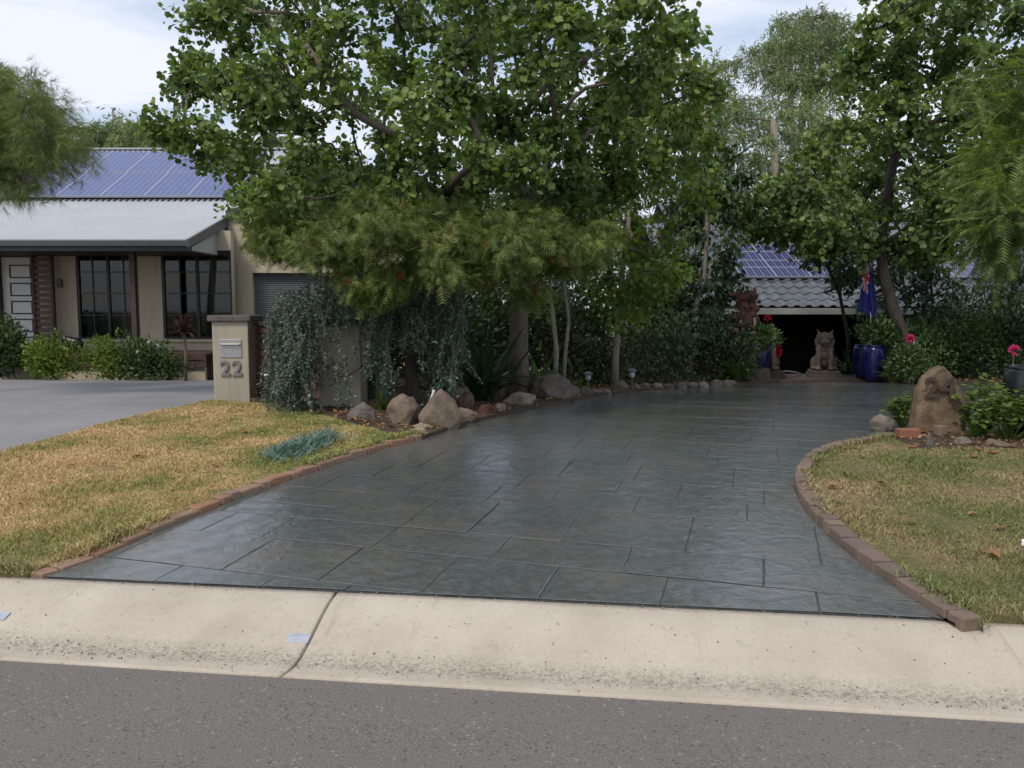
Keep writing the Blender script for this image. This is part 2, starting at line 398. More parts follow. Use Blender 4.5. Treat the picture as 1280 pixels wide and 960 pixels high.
# soil / terrain
t = MT('soil'); c = t.ramp(t.noise(3, 6, 0.65), [(0.3, (0.035, 0.025, 0.017)), (0.7, (0.10, 0.068, 0.042))])
c = t.mix(t.ramp(t.voro(28, out='Color'), [(0.6, 0.0), (0.9, 0.5)]), c, (0.16, 0.10, 0.055)); t.col(c).rough(0.95); t.bump(t.noise(25, 6, 0.7), 0.8, 0.04); M['soil'] = t.m
t = MT('terrain'); c = t.ramp(t.noise(0.4, 6, 0.65), [(0.3, (0.05, 0.055, 0.025)), (0.7, (0.11, 0.10, 0.05))]); t.col(c).rough(0.95); t.bump(t.noise(9, 6, 0.7), 0.6, 0.05); M['terrain'] = t.m
def lawn_mats(nm, dry, green, thr, seed):
    """one colour field for the turf sheet and its blades"""
    res = []
    for blade in (False, True):
        t = MT(nm + ('_blades' if blade else '_turf')); v = t.mapping(t.geo.outputs['Position'], (1, 1, 0), loc=(seed, seed * 1.7, 0))
        n = t.noise(0.95, 5, 0.62, v); n = t.math('ADD', n, t.math('MULTIPLY', t.math('SUBTRACT', t.noise(7.0, 3, 0.6, v), 0.5), 0.35))
        if blade: n = t.math('ADD', n, t.math('MULTIPLY', t.math('SUBTRACT', t.geo.outputs['Random Per Island'], 0.5), 0.22))
        if seed == 3.0:       # left lawn: greener along the brick edge and by the letterbox
            xs = t.sep(t.geo.outputs['Position']); e = t.ramp(t.math('ADD', t.math('MULTIPLY', xs[0], 0.17), 0.72), [(0.0, 0.0), (0.55, 0.22)]); n = t.math('ADD', n, e)
            e2 = t.ramp(t.math('MULTIPLY', t.math('SUBTRACT', xs[1], 9.6), 0.6), [(0.0, 0.0), (1.0, 0.16)]); n = t.math('ADD', n, e2)
        f = t.ramp(n, [(thr - 0.10, 0.0), (thr + 0.10, 1.0)])
        rv = t.geo.outputs['Random Per Island'] if blade else t.noise(40, 3, 0.6, v)
        d = t.ramp(rv, [(0.1, dry[0]), (0.5, dry[1]), (0.9, dry[2])]); g = t.ramp(rv, [(0.1, green[0]), (0.5, green[1]), (0.9, green[2])])
        c = t.mix(f, d, g)
        if not blade: c = t.mix(0.5, c, (0.075, 0.055, 0.03))
        bare = t.ramp(t.noise(1.6, 4, 0.6, t.mapping(v, loc=(9, 4, 0))), [(0.64, 0.0), (0.76, 0.6)]); c = t.mix(bare, c, (0.13, 0.085, 0.05))
        t.col(c).rough(0.8); t.b.inputs['Specular IOR Level'].default_value = 0.2
        if not blade: t.bump(t.noise(45, 5, 0.7), 0.8, 0.03)
        res.append(t.m)
    return res
M['turf_l'], M['blade_l'] = lawn_mats('left_lawn', [(0.42, 0.265, 0.115), (0.64, 0.445, 0.215), (0.78, 0.61, 0.35)], [(0.12, 0.155, 0.04), (0.21, 0.25, 0.07), (0.36, 0.37, 0.13)], 0.625, 3.0)
M['turf_r'], M['blade_r'] = lawn_mats('right_lawn', [(0.22, 0.155, 0.08), (0.38, 0.29, 0.15), (0.52, 0.42, 0.24)], [(0.10, 0.125, 0.04), (0.18, 0.21, 0.065), (0.26, 0.27, 0.105)], 0.455, 11.0)
def brick_mat(nm, a, b, c_, dirt):
    t = MT(nm); r = t.oi.outputs['Random']; c = t.ramp(r, [(0.0, a), (0.5, b), (1.0, c_)])
    c = t.mix(t.ramp(t.noise(28, 5, 0.7), [(0.4, 0.0), (0.72, 0.6)]), c, dirt); t.col(c).rough(0.9); t.bump(t.noise(60, 5, 0.7), 0.6, 0.008); t.bump(t.noise(14, 3), 0.5, 0.012); return t.m
M['brick_l'] = brick_mat('brick_red', (0.30, 0.15, 0.085), (0.25, 0.165, 0.115), (0.33, 0.20, 0.13), (0.20, 0.155, 0.115))
M['brick_r'] = brick_mat('brick_brown', (0.17, 0.12, 0.09), (0.22, 0.155, 0.115), (0.15, 0.11, 0.085), (0.12, 0.095, 0.075))
def stone_mat(nm, a, b, c_, moss=0.3):
    t = MT(nm); v = t.tc.outputs['Object']; c = t.ramp(t.noise(5, 7, 0.68, dist=0.5), [(0.28, a), (0.5, b), (0.75, c_)])
    c = t.mix(t.math('MULTIPLY', t.ramp(t.noise(3, 5, 0.7, t.mapping(t.geo.outputs['Position'], loc=(5, 2, 1))), [(0.52, 0.0), (0.66, 1.0)]), moss), c, (0.07, 0.075, 0.04))
    t.col(c).rough(0.92); t.bump(t.noise(13, 7, 0.7), 0.8, 0.03); t.bump(t.noise(70, 4), 0.3, 0.005); return t.m
M['rock'] = stone_mat('sandstone', (0.075, 0.055, 0.038), (0.17, 0.125, 0.088), (0.29, 0.225, 0.16))
M['rock_grey'] = stone_mat('grey_rock', (0.07, 0.06, 0.05), (0.16, 0.135, 0.11), (0.25, 0.215, 0.18), 0.6)
M['rock_pale'] = stone_mat('pale_rock', (0.10, 0.075, 0.055), (0.23, 0.18, 0.135), (0.40, 0.33, 0.26))
M['slate_stone'] = stone_mat('rust_stone', (0.07, 0.045, 0.028), (0.155, 0.105, 0.062), (0.29, 0.215, 0.135), 0.6)
M['statue'] = stone_mat('weathered_stone', (0.055, 0.042, 0.035), (0.12, 0.092, 0.078), (0.20, 0.16, 0.135), 0.3)
def render_mat(nm, c, streak=(0.16, 0.15, 0.11)):
    t = MT(nm); b = t.ramp(t.noise(1.6, 5), [(0.3, tuple(v * 0.9 for v in c)), (0.7, c)])
    v = t.mapping(t.geo.outputs['Position'], (5, 5, 0.5)); b = t.mix(t.ramp(t.noise(2.2, 5, 0.65, v), [(0.5, 0.0), (0.8, 0.4)]), b, streak)
    t.col(b).rough(0.85); t.bump(t.noise(120, 3), 0.25, 0.004); return t.m
M['cream'] = render_mat('cream_render', (0.56, 0.48, 0.35))
M['pillar'] = render_mat('pillar_render', (0.43, 0.385, 0.295))
M['cap'] = stone_mat('cap_stone', (0.07, 0.055, 0.05), (0.125, 0.105, 0.10), (0.19, 0.17, 0.16), 0.2)
M['roof'] = plain('roof_steel', (0.44, 0.455, 0.47), 0.55, 0.05, 0.0, 0.8, 0.25)
M['gutter'] = plain('gutter_steel', (0.075, 0.085, 0.095), 0.45, 0.1)
M['frame'] = plain('window_frame', (0.012, 0.012, 0.013), 0.4)
M['white'] = plain('white_paint', (0.72, 0.71, 0.68), 0.5, 0.05)
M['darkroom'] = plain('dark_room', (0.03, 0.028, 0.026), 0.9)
M['curtain'] = plain('curtain', (0.36, 0.345, 0.30), 0.9, 0.1)
M['deck'] = plain('deck_timber', (0.085, 0.045, 0.035), 0.6, 0.3, 0, 14)
M['timber'] = plain('dark_timber', (0.06, 0.035, 0.026), 0.65, 0.3, 0, 12)
M['slat'] = plain('merbau_slat', (0.10, 0.05, 0.04), 0.6, 0.3, 0, 16)
M['roller'] = plain('roller_door', (0.115, 0.125, 0.135), 0.45, 0.06)
M['steel'] = plain('stainless', (0.42, 0.41, 0.40), 0.42, 0.12, 0.7, 20)
M['zinc'] = plain('galvanised_plate', (0.50, 0.53, 0.58), 0.4, 0.15, 0.6, 25)
M['digit'] = plain('grey_digit', (0.22, 0.205, 0.19), 0.5, 0.1, 0.3)
M['black'] = plain('black_paint', (0.010, 0.010, 0.011), 0.35)
M['greybox'] = plain('grey_box', (0.17, 0.18, 0.18), 0.6)
M['bluepot'] = plain('blue_glaze', (0.006, 0.008, 0.062), 0.22, 0.3, 0, 5, 0.4)
M['blackpot'] = plain('black_glaze', (0.012, 0.016, 0.017), 0.25, 0.2, 0, 5, 0.5)
M['wood_red'] = stone_mat('carved_wood', (0.022, 0.010, 0.007), (0.065, 0.027, 0.017), (0.15, 0.07, 0.042), 0.0)
M['darkbrick'] = plain('dark_brick_wall', (0.07, 0.05, 0.042), 0.9, 0.3, 0, 9)
M['tile'] = plain('roof_tile', (0.10, 0.108, 0.12), 0.36, 0.3, 0, 4, 0.5)
M['fascia'] = plain('fascia', (0.42, 0.42, 0.42), 0.5, 0.06)
M['lightmetal'] = plain('garden_light_metal', (0.12, 0.12, 0.12), 0.45)
M['lens'] = plain('garden_light_lens', (0.4, 0.4, 0.38), 0.3)
M['whiteplastic'] = plain('white_plastic', (0.8, 0.8, 0.8), 0.4, 0.03)
M['silver'] = plain('aluminium', (0.40, 0.41, 0.45), 0.35, 0.04, 0.5)
t = MT('window_glass'); t.col((0.012, 0.014, 0.016)).rough(0.05); t.set(IOR=1.5)
tr = t.n.new('ShaderNodeBsdfTransparent'); tr.inputs[0].default_value = (0.55, 0.57, 0.57, 1)
gl = t.n.new('ShaderNodeBsdfGlossy'); gl.inputs['Roughness'].default_value = 0.03; fr = t.n.new('ShaderNodeFresnel'); fr.inputs[0].default_value = 1.5
mx = t.n.new('ShaderNodeMixShader'); t.l.new(fr.outputs[0], mx.inputs[0]); t.l.new(tr.outputs[0], mx.inputs[1]); t.l.new(gl.outputs[0], mx.inputs[2]); t.l.new(mx.outputs[0], t.out.inputs['Surface']); M['glass'] = t.m
def panel_mat(nm, c1, c2, su, sv, gx):
    """photovoltaic cells: a fine grid of pale lines on blue"""
    t = MT(nm); uv = t.sep(t.tc.outputs['Object'])
    def grid(s, n, w): f = t.math('FRACT', t.math('MULTIPLY', s, n)); return t.math('LESS_THAN', f, w)
    g = t.math('MAXIMUM', grid(uv[0], su, 0.07), grid(uv[1], sv, 0.05)); fine = grid(uv[0], gx, 0.22)
    c = t.ramp(t.noise(3.0, 3), [(0.3, c1), (0.7, c2)]); c = t.mix(t.math('MULTIPLY', g, 0.75), c, (0.42, 0.44, 0.52)); c = t.mix(t.math('MULTIPLY', fine, 0.22), c, (0.4, 0.42, 0.5))
    t.col(c).rough(0.30); t.b.inputs['Specular IOR Level'].default_value = 0.3; return t.m
M['panel'] = panel_mat('solar_cells', (0.040, 0.060, 0.185), (0.062, 0.085, 0.24), 6.4, 6.4, 32)
M['panel_far'] = panel_mat('solar_cells_far', (0.014, 0.02, 0.085), (0.022, 0.03, 0.12), 5.0, 1.4, 10)
# foliage
M['bau'] = leaf_mat('orchid_tree_leaf', [(0.049, 0.086, 0.036), (0.101, 0.162, 0.052), (0.187, 0.269, 0.072), (0.327, 0.409, 0.105)], 0.45, 0.38, 1.1, 0.4, (0.994, (0.20, 0.09, 0.03)))
M['bau2'] = leaf_mat('right_tree_leaf', [(0.046, 0.081, 0.031), (0.095, 0.155, 0.049), (0.170, 0.242, 0.063), (0.265, 0.347, 0.087)], 0.5, 0.32, 1.0, 0.35, (0.99, (0.18, 0.10, 0.03)))
M['grev'] = leaf_mat('grevillea_leaf', [(0.039, 0.065, 0.021), (0.092, 0.133, 0.036), (0.167, 0.213, 0.055), (0.296, 0.328, 0.094)], 0.6, 0.25, 4.5, 0.25, (0.975, (0.20, 0.075, 0.05)))
M['blue'] = leaf_mat('blue_wattle_leaf', [(0.030, 0.055, 0.042), (0.076, 0.121, 0.097), (0.138, 0.204, 0.167), (0.247, 0.330, 0.283)], 0.6, 0.18, 3.0, 0.3)
M['bluelow'] = leaf_mat('blue_ground_leaf', [(0.073, 0.135, 0.111), (0.146, 0.243, 0.205), (0.267, 0.360, 0.316)], 0.6, 0.18, 6.0, 0.3)
M['maple'] = leaf_mat('maple_leaf', [(0.047, 0.093, 0.022), (0.101, 0.178, 0.037), (0.186, 0.279, 0.053), (0.327, 0.420, 0.078)], 0.5, 0.38, 1.2, 0.3, (0.96, (0.36, 0.27, 0.04)))
M['maple_y'] = leaf_mat('yellowing_leaf', [(0.06, 0.09, 0.018), (0.13, 0.15, 0.025), (0.27, 0.22, 0.035), (0.36, 0.26, 0.04)], 0.5, 0.38, 1.5, 0.3, (0.94, (0.24, 0.06, 0.02)))
M['dark'] = leaf_mat('dark_glossy_leaf', [(0.017, 0.032, 0.014), (0.036, 0.071, 0.026), (0.068, 0.121, 0.038), (0.121, 0.186, 0.059)], 0.28, 0.15, 1.6, 0.5)
M['under'] = leaf_mat('understorey_leaf', [(0.022, 0.035, 0.016), (0.047, 0.072, 0.028), (0.094, 0.125, 0.043), (0.156, 0.187, 0.070)], 0.5, 0.2, 2.0, 0.3)
M['shrub'] = leaf_mat('shrub_leaf', [(0.019, 0.042, 0.017), (0.041, 0.084, 0.026), (0.078, 0.138, 0.038), (0.132, 0.204, 0.060)], 0.4, 0.22, 3.0, 0.4)
M['lime'] = leaf_mat('lime_leaf', [(0.045, 0.080, 0.014), (0.095, 0.155, 0.024), (0.17, 0.24, 0.034), (0.27, 0.34, 0.06)], 0.5, 0.3, 3.0, 0.3)
M['euc'] = leaf_mat('gum_leaf', [(0.083, 0.126, 0.061), (0.158, 0.217, 0.098), (0.257, 0.324, 0.144), (0.407, 0.467, 0.211)], 0.5, 0.35, 0.5, 0.35)
M['conifer'] = leaf_mat('feathery_leaf', [(0.049, 0.082, 0.030), (0.102, 0.155, 0.048), (0.194, 0.268, 0.076), (0.357, 0.444, 0.124)], 0.6, 0.35, 1.0, 0.25)
M['pine'] = leaf_mat('needle_leaf', [(0.086, 0.111, 0.046), (0.153, 0.188, 0.066), (0.244, 0.287, 0.100), (0.391, 0.432, 0.172)], 0.6, 0.3, 1.2, 0.25)
M['strap'] = leaf_mat('strap_leaf', [(0.018, 0.036, 0.020), (0.036, 0.066, 0.030), (0.066, 0.105, 0.044)], 0.4, 0.2, 3.0, 0.4)
M['strap_g'] = leaf_mat('bright_strap_leaf', [(0.035, 0.075, 0.018), (0.075, 0.135, 0.030), (0.13, 0.20, 0.045)], 0.45, 0.28, 3.0, 0.4)
M['cordy'] = leaf_mat('cordyline_leaf', [(0.030, 0.012, 0.014), (0.065, 0.028, 0.030), (0.12, 0.075, 0.07)], 0.4, 0.2, 5.0, 0.4)
M['geran'] = leaf_mat('geranium_leaf', [(0.055, 0.090, 0.022), (0.11, 0.165, 0.036), (0.20, 0.27, 0.06)], 0.6, 0.3, 4.0, 0.25)
M['litter'] = leaf_mat('dry_leaf', [(0.10, 0.045, 0.018), (0.20, 0.10, 0.045), (0.33, 0.19, 0.09), (0.46, 0.31, 0.17)], 0.8, 0.1, 5.0, 0.2)
M['pinkfl'] = leaf_mat('pink_petal', [(0.55, 0.03, 0.16), (0.72, 0.06, 0.25), (0.8, 0.14, 0.35)], 0.6, 0.3, 5.0)
M['redfl'] = leaf_mat('red_petal', [(0.320, 0.006, 0.019), (0.480, 0.012, 0.034), (0.560, 0.029, 0.058)], 0.6, 0.3, 5.0)
M['bark'] = bark_mat('grey_brown_bark', (0.085, 0.066, 0.052), (0.20, 0.16, 0.13))
M['bark_pale'] = bark_mat('pale_bark', (0.15, 0.13, 0.105), (0.32, 0.28, 0.235))
M['bark_dark'] = bark_mat('dark_bark', (0.025, 0.020, 0.017), (0.075, 0.058, 0.047))
M['twig'] = plain('twig', (0.15, 0.115, 0.09), 0.9, 0.2)

# ================================================================ SETTING
# terrain sheet to the horizon
xs = np.unique(np.concatenate([np.linspace(-600, -40, 15), np.linspace(-40, -9, 25), np.linspace(-9, 12, 70), np.linspace(12, 40, 22), np.linspace(40, 600, 15)]))
ys = np.unique(np.concatenate([np.linspace(-300, -10, 10), np.linspace(-10, 3, 20), np.linspace(3, 24, 80), np.linspace(24, 60, 20), np.linspace(60, 900, 16)]))
XX, YY = np.meshgrid(xs, ys); ZZ = H(XX, YY) - 0.07; ZZ = np.where(SD(XX, YY) < 0.8, -0.12, ZZ)
ZZ = np.where(SD(XX, YY) < -9.2, 0.06, ZZ)
nv = len(xs); mb = MB(); mb.v = [tuple(p) for p in np.stack([XX, YY, ZZ], -1).reshape(-1, 3)]
mb.f = [(j * nv + i, j * nv + i + 1, (j + 1) * nv + i + 1, (j + 1) * nv + i) for j in range(len(ys) - 1) for i in range(nv - 1)]
tag(mb.build('ground', M['terrain'], smooth=True), kind='structure')

# road
mb = MB(); N = 80
for j, (s, z) in enumerate(((-9.0, 0.0), (-4.5, 0.07), (-0.7, 0.008), (-0.2, 0.0), (-0.109, 0.0), (-0.109, -0.10))):
    for i in range(N + 1):
        x, y = from_st(s, -70 + 140 * i / N); mb.v.append((x, y, z))
for j in range(5):
    for i in range(N): a = j * (N + 1) + i; mb.f.append((a, a + 1, a + N + 2, a + N + 1))
tag(mb.build('road', M['asphalt'], smooth=False), kind='structure')

# rollover kerb: cast slabs with open joints between them
kerb = empty('kerb', (0, 3.46, 0)); tag(kerb, kind='structure')
KPROF = [(-0.105, -0.06), (-0.105, 0.004), (-0.06, -0.001), (0.0, -0.010), (0.06, -0.013), (0.12, -0.006), (0.20, 0.016), (0.30, 0.05), (0.41, 0.088), (0.50, 0.114), (0.57, 0.127), (0.615, 0.131), (0.615, -0.06)]
jx, jy = at(384, 806, 3.8).x, 3.8
T0 = (jx * KC - (jy - 3.46) * KS)
edges = [T0 + 4.3 * k for k in range(-8, 9)]
def slab_mesh(L):
    mb = MB(); ts = sorted(set([0, 0.004, 0.009, 0.014, L - 0.014, L - 0.009, L - 0.004, L] + [round(v, 4) for v in np.arange(0.1, L - 0.05, 0.12)])); n = len(ts) - 1; k = len(KPROF)
    for i in range(n + 1):
        t_ = ts[i]; e = min(t_, L - t_); dr = 0.006 * max(0, 1 - e / 0.012) ** 2
        for s, z in KPROF:
            w = 0.0018 * noise.noise((t_ * 3.1, s * 9, 1.7)) + 0.0025 * noise.noise((t_ * 0.7, s, 4.2)) - (dr if z > -0.05 else 0)
            mb.v.append((t_, s + (0.004 * noise.noise((t_ * 2.3, 0, 9)) if s < -0.09 else 0), z + w))
    for i in range(n):
        for j in range(k - 1): a = i * k + j; mb.f.append((a, a + k, a + k + 1, a + 1))
    mb.f.append(tuple(range(k))); mb.f.append(tuple(n * k + j for j in range(k))[::-1])
    return mb.mesh('kerb_slab', M['kerb'], True)
sm = slab_mesh(4.3 - 0.014)
for e in edges[:-1]:
    x, y = from_st(0, e + 0.007); o = mobj('kerb_slab', sm, kerb, (x, y - 3.46, 0), -KA)

# ---- outline of the stamped driveway
Lpx = [(48, 725), (110, 704), (180, 675), (250, 645), (330, 613), (410, 586), (480, 563), (535, 548), (585, 531), (640, 518), (700, 504), (770, 493), (860, 485), (955, 480)]
Rpx = [(1204, 789), (1165, 766), (1110, 728), (1060, 692), (1020, 655), (998, 625), (993, 600), (1006, 578), (1035, 564), (1075, 555), (1110, 549)]
Lw = [gp(*p) for p in Lpx]; Rw = [gp(*p) for p in Rpx]
Lc = spline(Lw, 0.10); Rc = spline(Rw, 0.06)
s_k = 0.632
def on_kerb(p): s = SD(*p); return (p[0] - (s - s_k) * KS, p[1] - (s - s_k) * KC)
p0 = on_kerb(Lw[0]); p1 = on_kerb(Rw[0])
right_side = [gp(1180, 543), gp(1300, 540), (8.5, 8.6), (10.4, 12.0), (10.4, 15.9), (9.5, 15.95), (7.9, 15.9)]
far_edge = [gp(1105, 479), gp(1030, 478)]
DRIVE = [p1] + [tuple(p) for p in Rc[1:]] + right_side + far_edge + [tuple(p) for p in Lc[::-1][:-1]] + [p0]
drive = sheet('driveway', DRIVE, 0.35, 0.003, M['joint'], skirt=0.12); tag(drive, kind='structure')
# stamped stones: rows across the drive, each row broken at random lengths
DA = R(-16.5); dc, ds = math.cos(DA), math.sin(DA)
def to_uv(p): return (p[0] * dc + p[1] * ds, -p[0] * ds + p[1] * dc)     # u across, v along
def to_xy(p): return (p[0] * dc - p[1] * ds, p[0] * ds + p[1] * dc)
DUV = [to_uv(p) for p in DRIVE]
A = np.array(DUV); v = A[:, 1].min() - 0.28; rr = random.Random(5); cells = []
while v < A[:, 1].max():
    big = rr.random() < 0.5; hv = rr.choice((0.42, 0.55, 0.62, 0.70)); u = A[:, 0].min() - rr.random() * 0.7
    while u < A[:, 0].max():
        wu = rr.choice((0.45, 0.6, 0.75, 0.75))
        if hv > 0.6 and wu > 0.7 and rr.random() < 0.2:
            k = rr.choice((0.4, 0.5, 0.6)); cells += [(u, u + wu, v, v + hv * k), (u, u + wu, v + hv * k, v + hv)]
        else: cells.append((u, u + wu, v, v + hv))
        u += wu
    v += hv
G = 0.0022
for (u0, u1, v0, v1) in cells:
    q = clip_rect(DUV, u0 + G, u1 - G, v0 + G, v1 - G)
    if not q or abs(area(q)) < 0.0015: continue
    if area(q) < 0: q = q[::-1]
    bm = bmesh.new(); dzt = rr.uniform(-0.0012, 0.0012); cx = sum(p[0] for p in q) / len(q); cy = sum(p[1] for p in q) / len(q)
    wx, wy = to_xy((cx, cy)); wz = h(wx, wy)
    vs_ = []
    q2 = []
    for i_ in range(len(q)):
        a_, b_2 = q[i_ - 1], q[i_]; nn_ = max(1, int(math.dist(a_, b_2) / 0.16)); q2 += [(a_[0] + (b_2[0] - a_[0]) * k_ / nn_, a_[1] + (b_2[1] - a_[1]) * k_ / nn_) for k_ in range(nn_)]
    for p in q2:
        p = (p[0] + 0.006 * noise.noise((p[0] * 3.1, p[1] * 3.1, 2.0)) + rr.uniform(-.002, .002), p[1] + 0.010 * noise.noise((p[0] * 2.3, p[1] * 2.3, 7.0)) + rr.uniform(-.002, .002))
        x, y = to_xy(p); vs_.append(bm.verts.new((x - wx, y - wy, h(x, y) + 0.008 + dzt - wz)))
    f = bm.faces.new(vs_); f.normal_update()
    r = bmesh.ops.inset_individual(bm, faces=[f], thickness=(tk := min(0.006, 0.5 * abs(area(q)) / sum(math.dist(q[i], q[i - 1]) for i in range(len(q))))), depth=0.0022 * tk / 0.007)
    m = bpy.data.meshes.new('stamped_stone'); bm.to_mesh(m); bm.free()
    ln = [None] * len(m.loops)
    for pf in m.polygons:
        for li in pf.loop_indices:
            if abs(pf.normal.z) > 0.985:
                co = m.vertices[m.loops[li].vertex_index].co; X_, Y_ = co.x + wx, co.y + wy
                nn = Vector(((h(X_ - .15, Y_) - h(X_ + .15, Y_)) / .3, (h(X_, Y_ - .15) - h(X_, Y_ + .15)) / .3, 1.0)); ln[li] = tuple(nn.normalized())
            else: ln[li] = tuple(pf.normal)
    for pf in m.polygons: pf.use_smooth = True
    m.normals_split_custom_set(ln); m.materials.append(M['drive'])
    o = mobj('stamped_stone', m, drive, (wx, wy, wz))

# ---- brick edging
def brick_mesh(l, w, hh, sd, mat):
    r = random.Random(sd); bm = bmesh.new(); bmesh.ops.create_cube(bm, size=1.0)
    for v_ in bm.verts:
        v_.co = Vector((v_.co.x * l + r.uniform(-.004, .004), v_.co.y * w + r.uniform(-.004, .004), v_.co.z * hh + r.uniform(-.004, .004)))
    bmesh.ops.bevel(bm, geom=bm.edges[:] , offset=0.008, segments=1, affect='EDGES')
    m = bpy.data.meshes.new('brick'); bm.to_mesh(m); bm.free(); m.materials.append(mat); return m
def lay(C, side, len_along, width, mat, label, gaps=0.010, hdr=None, last=None, sink=0.0):
    base = C[0]; root = empty('brick_edging', (base[0], base[1], h(*base)))
    tag(root, label, 'brick edging')
    L = np.concatenate([[0], np.cumsum(np.linalg.norm(np.diff(C, axis=0), axis=1))]); tot = L[-1] if last is None else last
    ms = [brick_mesh(len_along, width, 0.13, k, mat) for k in range(4)]; hs = [brick_mesh(hdr, width, 0.13, 20 + k, mat) for k in range(2)] if hdr else []
    pos = 0.02; r = random.Random(3)
    while pos < tot - 0.05:
        header = hs and r.random() < 0.28; ln = (hdr if header else len_along)
        m_ = pos + ln / 2; p = np.array([np.interp(m_, L, C[:, 0]), np.interp(m_, L, C[:, 1])]); e = 0.06
        q0 = np.array([np.interp(m_ - e, L, C[:, 0]), np.interp(m_ - e, L, C[:, 1])]); q1 = np.array([np.interp(m_ + e, L, C[:, 0]), np.interp(m_ + e, L, C[:, 1])])
        d = q1 - q0; d /= np.linalg.norm(d); n_ = np.array([-d[1], d[0]]) * side
        c = p + n_ * (width / 2 + 0.004 + r.uniform(-.004, .004)); z = h(*c) + 0.075 - 0.065 - sink * max(0.35, 1 - m_ / 2.6) + r.uniform(-.006, .006)
        o = mobj('brick', r.choice(hs if header else ms), root, (c[0] - base[0], c[1] - base[1], z - root.location.z), math.atan2(d[1], d[0]) + r.uniform(-.03, .03))
        o.rotation_euler = (r.uniform(-.03, .03), r.uniform(-.02, .02), o.rotation_euler[2]); pos += ln + gaps
    return root
iL = np.argmin(np.hypot(Lc[:, 0] - Lw[7][0], Lc[:, 1] - Lw[7][1])); LcB = Lc[:iL + 1]
lay(LcB, +1, 0.215, 0.105, M['brick_l'], 'row of reddish edging bricks between the dry lawn and the driveway', 0.008, 0.105, sink=0.052)
lay(Rc, -1, 0.20, 0.105, M['brick_r'], 'curved row of brown edging bricks round the right-hand lawn', 0.008, 0.105, sink=0.018)

# ---- lawns and beds
LB = offset_curve(LcB, 0.10); RB = offset_curve(Rc, -0.10)
s_l = 0.625
kl = on_kerb(LB[0]); kr = on_kerb(RB[0])
sideedge = [gp(262, 505), gp(200, 517), gp(120, 537), gp(60, 553), gp(0, 571)]
LAWN_L = [from_st(s_l, -5.0), kl] + [tuple(p) for p in LB] + [gp(480, 545), gp(420, 528), gp(372, 512), gp(330, 507)] + sideedge + [(-4.75, 5.2), from_st(s_l, -5.0)][:1]
lawn_l = sheet('lawn', LAWN_L, 0.3, 0.035, M['turf_l'], skirt=0.1); tag(lawn_l, kind='structure')
bedline = [gp(1112, 552), gp(1150, 566), (4.45, 7.35), (5.2, 7.2), (7.5, 7.4)]
LAWN_R = [kr] + [tuple(p) for p in RB] + bedline + [(9.5, 7.0), from_st(s_l, 9.0)]
lawn_r = sheet('lawn', LAWN_R, 0.3, 0.035, M['turf_r'], skirt=0.1); tag(lawn_r, kind='structure')
SIDE = [from_st(s_l, -5.2), (-4.72, 5.2)] + sideedge[::-1] + [(-4.0, 12.0), (-4.0, 16.4), (-16, 16.4), (-9.5, 12.5), from_st(s_l, -9.5)]
sd_ = sheet('side_driveway', SIDE, 0.6, 0.010, M['sidedrive'], skirt=0.1); tag(sd_, kind='structure')
rockline = [tuple(p) for p in Lc[iL:]]
BED_L = [gp(330, 507), gp(372, 512), gp(420, 528), gp(480, 545)] + [tuple(LB[-1])] + rockline + [gp(1000, 472), (6.0, 18.2), (2.0, 19.5), (-3.0, 22.0), (-3.95, 22.0), (-3.95, 11.9)]
tag(sheet('garden_bed', BED_L, 0.4, 0.045, M['soil'], skirt=0.12), kind='structure')
BED_S = bedline + [(9.5, 7.4), (9.5, 8.55)] + [gp(1300, 541), gp(1180, 544)] + [tuple(Rc[-1])]
tag(sheet('garden_bed', BED_S, 0.3, 0.045, M['soil'], skirt=0.12), kind='structure')
BED_R = [gp(1107, 476), (7.9, 15.93), (9.5, 15.98), (12.6, 15.93), (20, 16), (20, 19.5), (8.2, 19.5), (7.9, 18.0)]
tag(sheet('garden_bed', BED_R, 0.5, 0.05, M['soil'], skirt=0.15), kind='structure')
# paved landing between the two lions, one brick course and pavers
land = sheet('landing', [gp(972, 477), gp(1104, 475), (7.85, 18.4), (5.6, 18.4)], 0.4, 0.035, M['darkbrick'], skirt=0.15); tag(land, kind='structure')

# ---- grass blades
def blades(name, poly, n, mat, label, hgt, near_w=0.0042, extra=None):
    P = rand_in(poly, n)
    keep = rng.random(n) < np.clip(6.0 / np.maximum(P[:, 1], 1), 0.35, 1.0); P = P[keep]
    if extra is not None: P = np.concatenate([P, extra])
    n = len(P); z = H(P[:, 0], P[:, 1]) + 0.033
    hh = hgt * (0.45 + 0.9 * rng.random(n)) * (0.8 + 0.5 * np.sin(P[:, 0] * 5.1) * np.sin(P[:, 1] * 4.3 + 1)); a = rng.random(n) * 2 * np.pi
    lean = rng.normal(0, 0.75, (n, 2)); w = near_w * (0.7 + 0.6 * rng.random(n)) * np.clip(P[:, 1] / 5.5, 0.8, 2.0)
    base = np.column_stack([P, z]); d = np.column_stack([np.cos(a), np.sin(a), np.zeros(n)]) * w[:, None]
    tip = base + np.column_stack([lean * hh[:, None], hh])
    V = np.stack([base - d, base + d, tip], 1).reshape(-1, 3); T = np.arange(3 * n).reshape(-1, 3)
    o = mobj(name, np_mesh(name, V, T, mat)); tag(o, label, 'grass', kind='stuff'); return o
fr_l = np.concatenate([LB[rng.integers(0, len(LB), 2200)] + rng.normal(0, 0.035, (2200, 2))])
blades('grass', LAWN_L, 260000, M['blade_l'], 'patchy straw and green grass on the left lawn', 0.026, extra=fr_l)
fr_r = np.concatenate([RB[rng.integers(0, len(RB), 2600)] + rng.normal(0, 0.03, (2600, 2))])
